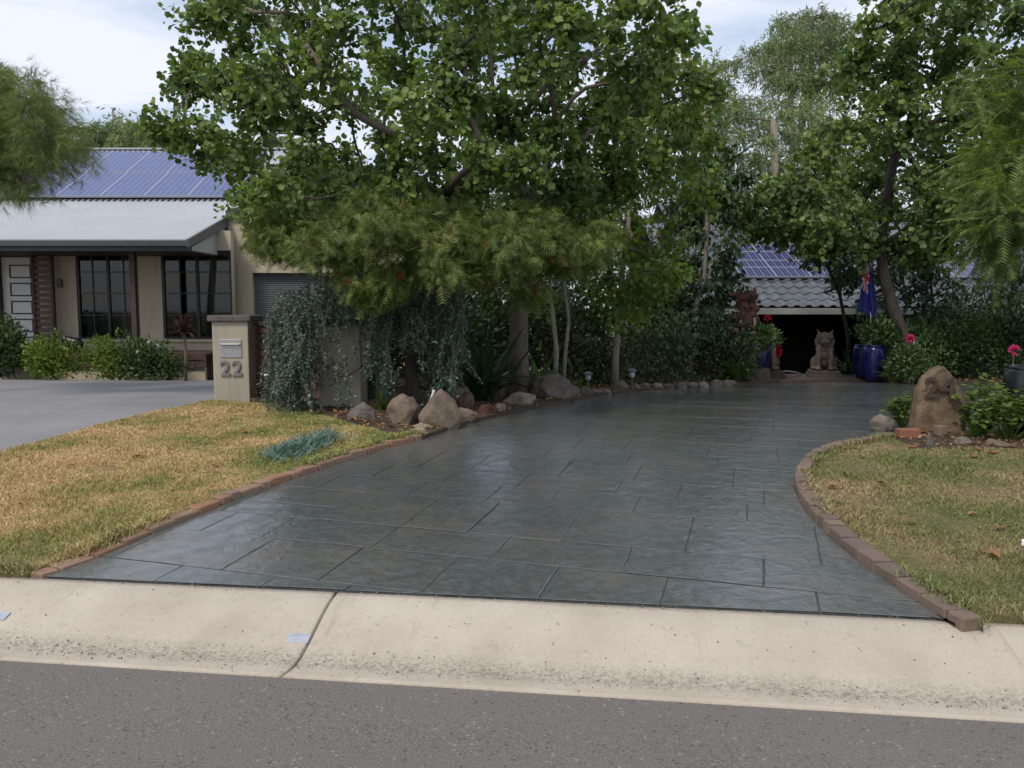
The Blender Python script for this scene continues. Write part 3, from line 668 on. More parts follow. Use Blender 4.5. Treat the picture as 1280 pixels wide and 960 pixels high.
blades('grass', [p for p in LAWN_R], 260000, M['blade_r'], 'short olive green grass on the right lawn', 0.022, extra=fr_r)

# ================================================================ HOUSE ON THE LEFT
def part(mb, name, mat, root, smooth=False, bevel=0.0):
    return mb.build(name, mat, root, smooth, tuple(-Vector(root.location)), bevel)
hb = Vector((-9.0, 17.2, h(-9.0, 17.2)))
house = empty('house', hb); tag(house, 'cream rendered house with pale steel roof and solar panels behind the letterbox pillar', 'house')
YW = 18.6; ZD = 0.66; ZE = 2.97; YE = 17.0; XR = -6.5; XL = -24.0
def XW(px, Y=YW): return (px - 640) / FPX * Y
def ZW(py, Y=YW): return at(640, py, Y).z
win = [(XW(99), XW(176)), (XW(205), XW(292))]; zb, zt = ZW(424), ZW(313)
door = (XW(4), XW(44)); zdt = ZW(318)
# front wall cut round the openings
mb = MB(); ztop = 3.3; x0 = XL
for a, b, lo, hi in ((door[0] - 1.0, door[1], ZD, zdt), (win[0][0], win[0][1], zb, zt), (win[1][0], win[1][1], zb, zt)):
    mb.box(x0, a, YW, YW + 0.2, 0.0, ztop); mb.box(a, b, YW, YW + 0.2, hi, ztop)
    if lo > 0.7: mb.box(a, b, YW, YW + 0.2, 0.0, lo)
    x0 = b
mb.box(x0, XR + 0.28, YW, YW + 0.2, 0.0, ztop)
part(mb, 'wall', M['cream'], house)
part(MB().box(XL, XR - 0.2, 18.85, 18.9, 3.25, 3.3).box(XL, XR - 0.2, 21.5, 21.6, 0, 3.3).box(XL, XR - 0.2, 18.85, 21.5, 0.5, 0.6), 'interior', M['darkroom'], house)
part(MB().box(XL, XL + 0.2, 18.9, 33, 0, 3.2).box(XL, XR - 0.4, 32.8, 33, 0, 3.2), 'wall', M['cream'], house)
# verandah floor with board edge and base
dk = part(MB().box(XL, XR + 0.15, 17.25, YW - 0.005, ZD - 0.05, ZD), 'verandah_floor', M['deck'], house)
part(MB().box(XL, XR + 0.15, 17.22, 17.25, ZD - 0.13, ZD + 0.004), 'fascia_board', M['deck'], house)
part(MB().box(XL, XR + 0.15, 17.24, 17.27, ZD - 0.29, ZD - 0.15), 'fascia_board', M['deck'], house)
part(MB().box(XL, XR + 0.1, 17.30, 17.4, 0.0, ZD - 0.05), 'plinth', M['cream'], house)
# roof: corrugated sheets, low over the verandah and steeper above
YB = 20.9; ZB = ZE + 0.30 * (YB - YE); YR = 24.9; ZR = ZB + 0.52 * (YR - YB)
def rz(Y): return ZE + 0.30 * (Y - YE) if Y < YB else ZB + 0.52 * (Y - YB)
mb = MB(); st = [(YE - 0.06, rz(YE) - 0.02), (YB, ZB), (YR, ZR), (YR + 8.2, ZR - 4.1)]; pit = 0.15; xs_ = np.arange(XL, XR + 0.001, pit / 4)
for (yy, zz) in st:
    for x in xs_: mb.v.append((x, yy, zz + 0.02 * math.sin(2 * math.pi * x / pit)))
k = len(xs_)
for j in range(len(st) - 1):
    for i in range(k - 1): a = j * k + i; mb.f.append((a, a + 1, a + k + 1, a + k))
roof = part(mb, 'roof', M['roof'], house, True)
MB().box(XL, XR + 0.04, YR - 0.12, YR + 0.12, ZR - 0.01, ZR + 0.035).build('ridge_cap', M['roof'], roof)
gut = MB().prism([(YE - 0.19, ZE - 0.14), (YE - 0.06, ZE - 0.14), (YE - 0.06, ZE - 0.005), (YE - 0.17, ZE - 0.005), (YE - 0.20, ZE - 0.03)], 'x', XL, XR + 0.02).build('gutter', M['gutter'], roof, bevel=0.01)
MB().box(XL, XR, YE - 0.06, YE - 0.02, ZE - 0.22, ZE - 0.03).build('fascia', M['gutter'], roof)
# barge board up the right-hand verge (follows both slopes) and the pale infill below it
bp = [(YE - 0.2, ZE - 0.16), (YB, ZB - 0.22), (YR, ZR - 0.24), (YR, ZR + 0.04), (YB, ZB + 0.05), (YE - 0.2, ZE + 0.0)]
MB().prism(bp, 'x', XR, XR + 0.05).build('barge_board', M['gutter'], roof)
part(MB().prism([(YE + 0.15, ZE - 0.2), (YW + 0.6, ZE - 0.2), (YW + 0.6, rz(YW + 0.6) - 0.2), (YE + 0.15, rz(YE + 0.15) - 0.18)], 'x', XR - 0.06, XR - 0.03), 'infill_panel', M['fascia'], house)
part(MB().box(XL, XR - 0.03, YE, YW, ZE - 0.23, ZE - 0.21), 'soffit', M['timber'], house)
part(MB().prism([(YW + 0.2, 0.0), (32.8, 0.0), (32.8, 3.0), (YR, ZR - 0.3), (YB, ZB - 0.25), (YW + 0.2, rz(YW) - 0.2)], 'x', XR - 0.3, XR - 0.1), 'wall', M['cream'], house)
# posts
for px in (170, -60):
    x = XW(px, 17.35); part(MB().box(x - 0.055, x + 0.055, 17.3, 17.41, ZD, ZE - 0.2), 'post', M['timber'], house, bevel=0.006)
# solar panels, two rows
PW, PL = 1.10, 1.82; slope = math.atan(0.52)
pm = MB().box(0.02, PW - 0.02, 0.02, PL - 0.02, 0, 0.035).mesh('solar_panel', M['panel'])
fm = MB().box(0.0, PW - 0.004, 0.0, 0.02, -0.01, 0.038).box(0.0, PW - 0.004, PL - 0.024, PL - 0.004, -0.01, 0.038).box(0, 0.02, 0.02, PL - 0.024, -0.01, 0.038).box(PW - 0.024, PW - 0.004, 0.02, PL - 0.024, -0.01, 0.038).mesh('panel_frame', M['silver'])
Yp = 21.15; xr_ = at(290, 250, Yp).x
for row in range(2):
    yy = Yp + row * (PL + 0.015) * math.cos(slope); zz = at(640, 249, Yp).z + 0.05 + row * (PL + 0.015) * math.sin(slope)
    for i in range(10):
        o = mobj('solar_panel', pm, roof, (xr_ - PW * (i + 1) - row * 0.05, yy, zz)); o.rotation_euler = (slope, 0, 0)
        # frame as its own sub-part would be a fourth level: joined panel frame sits beside the panel under the roof
        f_ = mobj('panel_frame', fm, roof, o.location); f_.rotation_euler = (slope, 0, 0)
MB().box(xr_ - PW * 9, xr_ - 0.03, Yp - 0.02, Yp + 0.03, rz(Yp) + 0.0, at(640, 250, Yp).z - 0.012).build('shadow_gap_strip', M['black'], roof)  # black strip painted in for the shadow gap under the lower panel edge
# windows
def window(root, x0, x1, z0, z1, Y, bars_x, bars_z, cur, name='window'):
    fw = 0.05
    w = part(MB().box(x0, x1, Y - 0.03, Y + 0.06, z1 - fw, z1).box(x0, x1, Y - 0.03, Y + 0.06, z0, z0 + fw).box(x0, x0 + fw, Y - 0.03, Y + 0.06, z0 + fw, z1 - fw).box(x1 - fw, x1, Y - 0.03, Y + 0.06, z0 + fw, z1 - fw), name, M['frame'], root)
    xm = (x0 + x1) / 2
    MB().box(xm - 0.03, xm + 0.03, Y - 0.02, Y + 0.05, z0 + fw, z1 - fw).build('mullion', M['frame'], w)
    for (a, b) in ((x0 + fw, xm - 0.03), (xm + 0.03, x1 - fw)):
        MB().box(a, b, Y + 0.015, Y + 0.021, z0 + fw, z1 - fw).build('pane', M['glass'], w)
    for bx in bars_x:
        x = x0 + (x1 - x0) * bx; MB().box(x - 0.012, x + 0.012, Y - 0.005, Y + 0.014, z0 + fw, z1 - fw).build('glazing_bar', M['frame'], w)
    for bz in bars_z:
        z = z0 + (z1 - z0) * bz; MB().box(x0 + fw, xm - 0.03, Y - 0.007, Y + 0.012, z - 0.012, z + 0.012).build('glazing_bar', M['frame'], w); MB().box(xm + 0.03, x1 - fw, Y - 0.007, Y + 0.012, z - 0.012, z + 0.012).build('glazing_bar', M['frame'], w)
    for (ca, cb, cz0, cz1) in cur:
        mb = MB(); n = 30; xa = x0 + (x1 - x0) * ca; xb = x0 + (x1 - x0) * cb
        for i in range(n + 1):
            x = xa + (xb - xa) * i / n; y = Y + 0.22 + 0.03 * math.sin(i * 1.55); mb.v += [(x, y, z0 + (z1 - z0) * cz0), (x, y, z0 + (z1 - z0) * cz1)]
        for i in range(n): a = 2 * i; mb.f.append((a, a + 2, a + 3, a + 1))
        mb.build('curtain', M['curtain'], w, True)
    return w
window(house, win[0][0], win[0][1], zb, zt, YW + 0.05, (0.25, 0.75), (0.27, 0.52, 0.76), [(0.03, 0.5, 0.0, 0.25), (0.62, 0.98, 0.0, 0.98)])
window(house, win[1][0], win[1][1], zb, zt, YW + 0.05, (0.25, 0.72), (0.27, 0.52, 0.76), [(0.72, 0.97, 0.0, 0.98), (0.5, 0.75, 0.0, 0.5)])
for a, b in win: part(MB().box(a - 0.05, b + 0.05, YW - 0.05, YW + 0.02, zb - 0.06, zb - 0.005), 'sill', M['cream'], house)
# front door: white with recessed panels outlined dark
d_ = part(MB().box(door[0], door[1], YW + 0.10, YW + 0.15, ZD, zdt - 0.06), 'door', M['white'], house)
for k in range(5):
    z1 = zdt - 0.22 - k * 0.40; z0 = z1 - 0.30; a, b = door[0] + 0.17, door[1] - 0.06
    MB().box(a, b, YW + 0.085, YW + 0.099, z1 - 0.03, z1).box(a, b, YW + 0.085, YW + 0.099, z0, z0 + 0.03).box(a, a + 0.03, YW + 0.085, YW + 0.099, z0 + 0.03, z1 - 0.03).box(b - 0.03, b, YW + 0.085, YW + 0.099, z0 + 0.03, z1 - 0.03).build('door_panel', M['black'], d_)
MB().box(door[0] - 0.07, door[0], YW - 0.02, YW + 0.16, ZD, zdt).box(door[1], door[1] + 0.14, YW - 0.03, YW + 0.16, ZD, zdt).box(door[0], door[1], YW - 0.02, YW + 0.16, zdt - 0.06, zdt).build('door_frame', M['timber'], d_)
MB().box(door[0] - 0.95, door[0] - 0.08, YW + 0.08, YW + 0.09, ZD, zdt).build('side_pane', M['glass'], d_)
# slatted privacy screen beside the door
sx0, sx1 = XW(48, 18.3), XW(68.5, 18.3)
scr = part(MB().box(sx0 - 0.06, sx0, 18.25, 18.33, ZD, zdt + 0.02).box(sx1, sx1 + 0.05, 18.25, 18.33, ZD, zdt + 0.02), 'screen_frame', M['timber'], house)
slm = MB().box(0, sx1 - sx0, 0, 0.03, 0, 0.085).mesh('slat', M['slat'])
z = ZD + 0.03
while z < zdt - 0.05: mobj('slat', slm, scr, (sx0, 18.27, z)); z += 0.128
# small wall lamp on the wall between door and window
lx = XW(80); part(MB().box(lx - 0.05, lx + 0.05, YW - 0.09, YW - 0.001, 2.05, 2.2).box(lx - 0.035, lx + 0.035, YW - 0.1, YW - 0.02, 2.2, 2.24), 'wall_lamp', M['greybox'], house)
# garage wing to the right with its roller door
YG = 19.2; gx0, gx1 = XW(289, YG), -2.4; gd0, gd1 = XW(318, YG), -3.1; gz = ZW(341, YG)
mb = MB().box(gx0, gd0, YG, YG + 0.22, 0, 3.75).box(gd1, gx1, YG, YG + 0.22, 0, 3.75).box(gd0, gd1, YG, YG + 0.22, gz, 3.75).box(gx1 - 0.22, gx1, YG + 0.22, 27, 0, 3.75).box(gx0, gx0 + 0.2, YG + 0.22, 27, 0, 3.75)
part(mb, 'garage_wall', M['cream'], house)
mb = MB(); n = 46
for i in range(n + 1):
    z = 0.1 + (gz - 0.1) * i / n
    for dz, dy in ((0.0, 0.0), (0.018, -0.014), (0.036, -0.014)):
        mb.v += [(gd0 - 0.02, YG + 0.16 + dy, z + dz), (gd1 + 0.02, YG + 0.16 + dy, z + dz)]
for i in range(len(mb.v) // 2 - 1): a = 2 * i; mb.f.append((a, a + 1, a + 3, a + 2))
part(mb, 'roller_door', M['roller'], house)
gr = part(MB().prism([(gx0 + 0.02, 3.72), (gx1 + 0.4, 3.72), (gx1 + 0.4, 3.80), ((gx0 + gx1) / 2, 4.25), (gx0 + 0.02, 3.82)], 'y', YG + 0.1, 27.2), 'garage_roof', M['roof'], house)
MB().prism([(gx0 + 0.0, 3.80), (gx0 + 0.02, 3.66), ((gx0 + gx1) / 2, 4.12), (gx1 + 0.45, 3.62), (gx1 + 0.5, 3.68), ((gx0 + gx1) / 2, 4.34)], 'y', YG - 0.12, YG - 0.05).build('barge_board', M['gutter'], gr)

# ================================================================ LOWER HOUSE (number 24)
YE2 = 20.5; ZE2 = 1.60; SL2 = 0.42; s2 = math.atan(SL2); X0, X1 = 4.2, 18.0
hb2 = Vector((9.0, 21.0, h(9.0, 21.0))); house2 = empty('house', hb2)
tag(house2, 'low dark house with grey tiled roof and solar panels beyond the lion statues', 'house')
def rz2(Y): return ZE2 + SL2 * (Y - YE2)
YR2 = 27.0
roof2 = part(MB().prism([(YE2 + 0.1, rz2(YE2 + 0.1) - 0.10), (YR2, rz2(YR2) - 0.10), (YR2, rz2(YR2) - 0.03), (YE2 + 0.1, rz2(YE2 + 0.1) - 0.03)], 'x', X0, X1), 'roof', M['tile'], house2)
MB().prism([(YR2, rz2(YR2) - 0.1), (YR2 + 6.5, ZE2), (YR2 + 6.5, ZE2 + 0.1), (YR2, rz2(YR2))], 'x', X0, X1).build('rear_slope', M['tile'], roof2)
# tiles: one mesh, laid in courses
TW, TL = 0.30, 0.42; mb = MB(); n = 8
for (yy, dz) in ((0.0, 0.0), (TL + 0.03, 0.0)):
    for i in range(n + 1):
        u = i / n; zc = 0.045 * max(0.0, math.sin(math.pi * min(1, u / 0.62))) ** 0.8 if u < 0.62 else -0.006 * math.sin(math.pi * (u - 0.62) / 0.38)
        mb.v.append((u * TW, yy, zc + 0.022 + (0.012 if yy == 0 else -0.008)))
for i in range(n): mb.f.append((i, i + 1, n + 2 + i, n + 1 + i))
b_ = len(mb.v)
for i in range(n + 1): p = mb.v[i]; mb.v.append((p[0], p[1] + 0.002, p[2] - 0.024))
for i in range(n): mb.f.append((b_ + i, b_ + i + 1, i + 1, i))
tm = mb.mesh('roof_tile', M['tile'], False)
ncol = int((X1 - X0) / TW)
for c_ in range(5):
    for i in range(ncol):
        x = X0 + i * TW
        if x > 13.6: continue
        y = YE2 + 0.02 + c_ * TL * math.cos(s2); o = mobj('roof_tile', tm, roof2, (x + random.uniform(-.006, .006), y, rz2(y) + random.uniform(-.003, .003))); o.rotation_euler = (s2, random.uniform(-.015, .015), 0)
MB().prism([(YE2 - 0.14, ZE2 - 0.16), (YE2, ZE2 - 0.16), (YE2, ZE2 - 0.02), (YE2 - 0.15, ZE2 - 0.01)], 'x', X0, X1).build('gutter', M['fascia'], roof2, bevel=0.01)
PW2, PL2 = 0.93, 1.28
pm2 = MB().box(0.015, PW2 - 0.015, 0.015, PL2 - 0.015, 0, 0.035).mesh('solar_panel', M['panel_far'])
fm2 = MB().box(0, PW2 - 0.004, 0, 0.022, -0.01, 0.039).box(0, PW2 - 0.004, PL2 - 0.026, PL2 - 0.004, -0.01, 0.039).box(0, 0.022, 0.022, PL2 - 0.026, -0.01, 0.039).box(PW2 - 0.026, PW2 - 0.004, 0.022, PL2 - 0.026, -0.01, 0.039).mesh('panel_frame', M['silver'])
Yp2 = 22.15
for row in range(2):
    for xs0, cnt in ((at(927, 360, Yp2).x, 4), (at(1150, 360, Yp2).x, 4)):
        for i in range(cnt):
            y = Yp2 + row * PL2 * math.cos(s2); loc = (xs0 + i * PW2, y, rz2(y) + 0.10); o = mobj('solar_panel', pm2, roof2, loc); o.rotation_euler = (s2, 0, 0)
            f_ = mobj('panel_frame', fm2, roof2, loc); f_.rotation_euler = (s2, 0, 0)
# walls and the dark open carport
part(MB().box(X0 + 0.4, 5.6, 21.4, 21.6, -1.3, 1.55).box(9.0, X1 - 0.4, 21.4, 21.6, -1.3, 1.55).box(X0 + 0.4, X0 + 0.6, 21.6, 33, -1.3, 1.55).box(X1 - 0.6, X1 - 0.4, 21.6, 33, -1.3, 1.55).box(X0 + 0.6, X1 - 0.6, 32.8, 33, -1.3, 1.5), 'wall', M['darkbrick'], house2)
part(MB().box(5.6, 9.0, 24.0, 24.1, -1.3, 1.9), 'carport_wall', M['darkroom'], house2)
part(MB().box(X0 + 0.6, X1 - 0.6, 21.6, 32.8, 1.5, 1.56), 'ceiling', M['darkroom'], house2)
# taller block behind with its own tiled roof
ux0, ux1, uy = at(838, 285, 29).x, at(962, 285, 29).x, 29.0; uz = at(640, 285, uy).z
part(MB().box(ux0 + 0.3, ux1 - 0.3, uy + 0.5, uy + 5, -1.0, uz), 'upper_wall', M['darkbrick'], house2)
mb = MB(); xs_ = np.arange(ux0, ux1 + 0.01, 0.05)
for (yy, zz) in ((uy, uz), (uy + 2.6, uz + 1.15), (uy + 5.4, uz)):
    for x in xs_: mb.v.append((x, yy, zz + 0.025 * abs(math.sin(math.pi * x / 0.3))))
k = len(xs_)
for j in range(2):
    for i in range(k - 1): a = j * k + i; mb.f.append((a, a + 1, a + k + 1, a + k))
ur = part(mb, 'upper_roof', M['tile'], house2, True)
MB().box(ux0, ux1, uy - 0.13, uy, uz - 0.14, uz - 0.01).build('gutter', M['fascia'], ur)

# ================================================================ LETTERBOX PILLAR, GATE PILLAR, FENCE
def text_mesh(s, size, ext, mat, name):
    cu = bpy.data.curves.new(name, 'FONT'); cu.body = s; cu.size = size; cu.extrude = ext; cu.align_x = 'CENTER'; cu.offset = size * 0.018
    o = bpy.data.objects.new(name, cu); col.objects.link(o); dg = bpy.context.evaluated_depsgraph_get()
    m = bpy.data.meshes.new_from_object(o.evaluated_get(dg)); bpy.data.objects.remove(o); bpy.data.curves.remove(cu)
    m.materials.clear(); m.materials.append(mat); return m
Yl = 11.35; xl0, xl1 = at(266, 450, Yl).x, at(311, 450, Yl).x; wl_ = xl1 - xl0; zl = h(xl0, Yl) - 0.02; zc_ = at(640, 402, Yl).z
lp = empty('letterbox_pillar', ((xl0 + xl1) / 2, Yl, zl)); tag(lp, 'cream rendered letterbox pillar numbered 22 with flat stone cap', 'pillar')
hl = zc_ - zl
body = MB().box(-wl_ / 2, wl_ / 2, 0, 0.5, 0, hl).build('post', M['pillar'], lp, bevel=0.012)
MB().box(-wl_ / 2 - 0.05, wl_ / 2 + 0.05, -0.05, 0.55, hl, hl + 0.085).build('cap', M['cap'], lp, bevel=0.018)
bx = 0.0; z0 = at(640, 447, Yl).z - zl; z1 = at(640, 424, Yl).z - zl
pl_ = MB().box(bx - 0.145, bx + 0.155, -0.012, 0, z0, z1).build('letter_plate', M['steel'], lp, bevel=0.003)
MB().box(bx - 0.12, bx + 0.13, -0.016, -0.0125, z1 - 0.085, z1 - 0.05).build('slot', M['black'], pl_)
MB().prism([(-0.013, z1 - 0.05), (-0.05, z1 - 0.075), (-0.047, z1 - 0.08), (-0.013, z1 - 0.056)], 'x', bx - 0.125, bx + 0.135).build('flap', M['steel'], pl_)
dm = text_mesh('2', 0.285, 0.012, M['digit'], 'house_number')
for dx in (-0.075, 0.085):
    o = mobj('house_number', dm, lp, (dx, -0.013, at(640, 469, Yl).z - zl)); o.rotation_euler = (math.pi / 2, 0, 0)
Yq = 10.35; xq0 = at(398, 450, Yq).x; zq = h(xq0, Yq) - 0.02; hq = at(640, 406, Yq).z - zq
gq = empty('gate_pillar', (xq0 + 0.26, Yq, zq)); tag(gq, 'plain cream rendered pillar half hidden behind hanging blue-green foliage', 'pillar')
MB().box(-0.26, 0.26, 0, 0.5, 0, hq).build('post', M['pillar'], gq, bevel=0.012); MB().box(-0.31, 0.31, -0.05, 0.55, hq, hq + 0.08).build('cap', M['cap'], gq, bevel=0.018)
fx0, fx1 = lp.location.x + wl_ / 2 + 0.02, xq0 - 0.02; fz = h(-3, 11.2)
fen = empty('slat_fence', (fx0, 11.2, fz)); tag(fen, 'dark timber slat fence between the two cream pillars', 'fence')
L_ = math.hypot(fx1 - fx0, 0.55); fen.rotation_euler = (0, 0, math.atan2(-0.55, fx1 - fx0)); fen.location.y = 11.6
MB().box(0, 0.08, 0.03, 0.11, 0, 1.05).build('post', M['timber'], fen); MB().box(L_ - 0.08, L_, 0.03, 0.11, 0, 1.05).build('post', M['timber'], fen)
slm2 = MB().box(0.0, L_, 0, 0.028, 0, 0.088).mesh('slat', M['slat'])
for k in range(9): mobj('slat', slm2, fen, (0, 0.0, 0.08 + k * 0.107))
MB().box(0, L_, -0.03, 0.12, 1.05, 1.08).build('top_rail', M['timber'], fen)
bxp = at(468, 490, 10.9); bz0 = h(bxp.x, 10.9)
eb = empty('meter_box', (bxp.x, 10.9, bz0 + 0.05)); tag(eb, 'small grey utility box standing beside the plain gate pillar', 'utility box')
MB().box(-0.13, 0.17, 0, 0.25, 0, 0.42).build('cabinet', M['greybox'], eb, bevel=0.01); MB().box(-0.14, 0.18, -0.015, 0.26, 0.42, 0.45).build('lid', M['greybox'], eb); MB().box(-0.10, 0.02, -0.012, -0.001, 0.04, 0.38).build('door', M['black'], eb)
# metal plates set in the kerb
for px, py, lab in ((373, 799, 'small metal plate set in the kerb beside its open joint'), (-3, 771, 'metal plate set in the kerb at the left edge of the photo')):
    Yk = 3.78 if px > 100 else 4.2; 
    for Yk in np.arange(3.0, 4.6, 0.005):
        p = at(px, py, Yk); s = SD(p.x, p.y)
        if -0.1 < s < 0.615 and p.z <= np.interp(s, [a for a, b in KPROF[1:-1]], [b for a, b in KPROF[1:-1]]): break
    sl_ = 0.38 if s > 0.2 else 0.1
    pr = MB().box(-0.055, 0.055, -0.028, 0.028, 0.001, 0.006).box(-0.05, 0.05, -0.004, 0.004, 0.006, 0.0075).build('kerb_plate', M['zinc'], None, loc=(p.x, p.y, p.z + 0.003), bevel=0.002); pr.rotation_euler = (math.atan(0.40), 0, -KA); tag(pr, lab, 'metal plate')

# ================================================================ TREES
KID = (np.array([(0, 0, 0), (.30, -.06, .05), (.53, .22, .12), (.52, .60, .13), (.27, .92, .05), (0, .74, 0), (-.30, -.06, .05), (-.53, .22, .12), (-.52, .60, .13), (-.27, .92, .05)]),
       np.array([(0, 1, 2), (0, 2, 3), (0, 3, 4), (0, 4, 5), (0, 7, 6), (0, 8, 7), (0, 9, 8), (0, 5, 9)]))
OVA = (np.array([(0, 0, 0), (.27, .42, .07), (0, 1, -.04), (-.27, .42, .07), (.18, .78, .04), (-.18, .78, .04)]), np.array([(0, 1, 4), (0, 4, 2), (0, 2, 5), (0, 5, 3)]))
LAN = (np.array([(0, 0, 0), (.10, .4, .03), (0, 1, -.10), (-.10, .4, .03)]), np.array([(0, 1, 2), (0, 2, 3)]))
PAL = (np.array([(0, 0, 0), (.12, .25, .02), (.5, .30, .0), (.22, .48, .03), (.30, .85, -.03), (0, .6, .03), (0, 1.05, -.05), (-.30, .85, -.03), (-.22, .48, .03), (-.5, .30, 0), (-.12, .25, .02)]),
       np.array([(0, 1, 10), (1, 2, 3), (1, 3, 5), (3, 4, 5), (10, 1, 5), (5, 6, 7), (5, 4, 6), (8, 5, 7), (10, 5, 8), (10, 8, 9)]))
def sprig(n, ln, w, curl=0.0):
    """a short stem with paired narrow leaflets; length 1"""
    V = []; T = []
    for i in range(n):
        y = (i + 0.6) / n; l = ln * (1 - 0.55 * abs(y - 0.35))
        for s in (-1, 1):
            b = len(V); V += [(0, y - w, curl * y * y), (s * l, y + l * 0.55, curl * y * y - 0.06), (0, y + w, curl * y * y)]; T.append((b, b + 1, b + 2))
    b = len(V); V += [(-w * .6, 0, 0), (w * .6, 0, 0), (0, 1, curl)]; T.append((b, b + 1, b + 2))
    return (np.array(V), np.array(T))
def tuft(n, w, spread, seed=0):
    r = np.random.default_rng(seed); V = []; T = []
    for i in range(n):
        a = r.random() * 6.283; e = spread * math.sqrt(r.random()); l = 0.7 + 0.3 * r.random(); d = np.array([math.cos(a) * e, 1 - 0.4 * e, math.sin(a) * e]); d /= np.linalg.norm(d)
        o = unit(np.cross(d, r.normal(size=3))) * w; b0 = np.array([0, i / n * 0.35, 0]); b = len(V); V += [b0 - o, b0 + o, b0 + d * l]; T.append((b, b + 1, b + 2))
    return (np.array(V), np.array(T))
def poisson_px(poly, n, sep):
    out = []
    for p in rand_in(poly, n * 60):
        if all((p[0] - q[0]) ** 2 + (p[1] - q[1]) ** 2 > sep * sep for q in out): out.append(p)
        if len(out) >= n: break
    return out
def crown_clumps(poly, n, sep, Y0, D):
    out = []
    for k, p in enumerate(poisson_px(poly, n, sep)):
        out.append(np.array(at(p[0], p[1], Y0 + rng.uniform(-D, D))))
    return out
def tree(name, label, cat, trunk, r0, clumps, cr, tmpl, size, ntw, nlf, mats, bark, droop=0.3, group=None, flat=0.75, nrm_up=0.8, rmin=0.012, twig_r=0.004, share=None, fork_from=0.55, limb_sag=0.12, big_r=None):
    """trunk polyline, limbs grown from clump to clump, twigs and leaves inside each clump"""
    base = Vector(trunk[0]); root = empty(name, base); tag(root, label, cat, group)
    tr = [np.array(p, float) for p in trunk]; nt = len(tr)
    nodes = [p for p in tr]; par = [-1] + list(range(nt - 1)); start = max(1, int(nt * fork_from))
    avail = list(range(start, nt)); rem = [np.asarray(c, float) for c in clumps]; cen = np.mean(tr[start:], axis=0)
    rem.sort(key=lambda c: np.linalg.norm(c - cen)); ids = []
    for c in rem:
        best = None; bd = 1e9
        for a in avail:
            d = np.linalg.norm(nodes[a] - c) + 0.25 * np.linalg.norm(nodes[a] - cen) + (0.8 * max(0, nodes[a][2] - c[2]))
            if d < bd: bd = d; best = a
        nodes.append(c); par.append(best); avail.append(len(nodes) - 1); ids.append(len(nodes) - 1)
    desc = [0] * len(nodes)
    for i in range(len(nodes) - 1, -1, -1):
        if i >= nt: desc[i] += 1
        if par[i] >= 0: desc[par[i]] += desc[i]
    tot = max(1, desc[start - 1] or 1)
    rad = lambda i: max(rmin, r0 * 0.8 * (max(desc[i], 1) / tot) ** 0.5)
    B = tuple(base)
    mb = MB(); rr_ = []
    for i in range(nt):
        f = i / (nt - 1); rr_.append(r0 * (1.25 if i == 0 else (1.0 - 0.45 * f)))
    mb.tube([p - np.array(B) for p in tr], rr_, 12)
    mb.build('trunk', bark, root, True)
    lm = MB()
    for i in range(nt, len(nodes)):
        a, b = nodes[par[i]], nodes[i]; d = b - a; L = np.linalg.norm(d); ra = min(rad(par[i]), rad(i) * 1.5); rb = rad(i)
        off = rng.normal(0, 0.10, 3) * L; off[2] += limb_sag * L; pts = []; rs = []
        for k in range(7):
            t_ = k / 6; pts.append(a + d * t_ + off * math.sin(math.pi * t_) + rng.normal(0, 0.012, 3) * L * (0 < k < 6) - np.array(B)); rs.append(ra + (rb - ra) * t_)
        lm.tube(pts, rs, 6)
    tag(lm.build('limbs', bark, root, True), kind='stuff')
    tw = []; lp_ = []; ld = []
    for c in rem:
        r = cr * (0.75 + 0.5 * rng.random()); m = int(ntw * (0.8 + 0.4 * rng.random()))
        d = unit(rng.normal(size=(m, 3))); q = c + d * (r * (0.45 + 0.6 * rng.random((m, 1)))) * np.array([1, 1, flat])
        s = c + (q - c) * 0.12 + rng.normal(0, 0.05 * r, (m, 3))
        for k in range(m):
            e = q[k] + np.array([0, 0, -droop * r * 0.5]); mid = (s[k] + q[k]) / 2 + np.array([0, 0, 0.08 * r]); tw.append((s[k], mid, e))
            n_ = max(1, int(nlf * (0.7 + 0.6 * rng.random()))); t_ = 0.25 + 0.75 * rng.random(n_)
            P_ = (1 - t_)[:, None] ** 2 * s[k] + (2 * t_ * (1 - t_))[:, None] * mid + (t_ ** 2)[:, None] * e
            P_ = P_ + rng.normal(0, 0.035 + 0.06 * cr * 0.5, (n_, 3)); lp_.append(P_); dd = unit(e - s[k]); ld.append(np.repeat(dd[None], n_, 0))
    if twig_r:
        V = []; T = []
        for (s, m_, e) in tw:
            b = len(V); o = unit(np.cross(e - s, rng.normal(size=3))) * twig_r; o2 = unit(np.cross(e - s, o)) * twig_r
            V += [s + o, s - o * .5 + o2, s - o * .5 - o2, m_ + o * .8, m_ - o * .4 + o2 * .8, m_ - o * .4 - o2 * .8, e]
            for k in range(3): k2 = (k + 1) % 3; T += [(b + k, b + k2, b + 3 + k2), (b + k, b + 3 + k2, b + 3 + k), (b + 3 + k, b + 3 + k2, b + 6)]
        tag(mobj('twigs', np_mesh('twigs', np.array(V) - np.array(B), T, M['twig']), root), kind='stuff')
    P_ = np.concatenate(lp_); D_ = np.concatenate(ld); n_ = len(P_)
    tip = unit(D_ * 0.6 + rng.normal(0, 0.6, (n_, 3)) + np.array([0, 0, -droop])); nr = unit(np.array([0, 0, nrm_up]) + rng.normal(0, 0.55, (n_, 3)))
    sc = size * (0.5 + 0.85 * rng.random(n_) ** 0.8); rot = frames(tip, nr)
    if not isinstance(mats, (list, tuple)): mats = [mats]
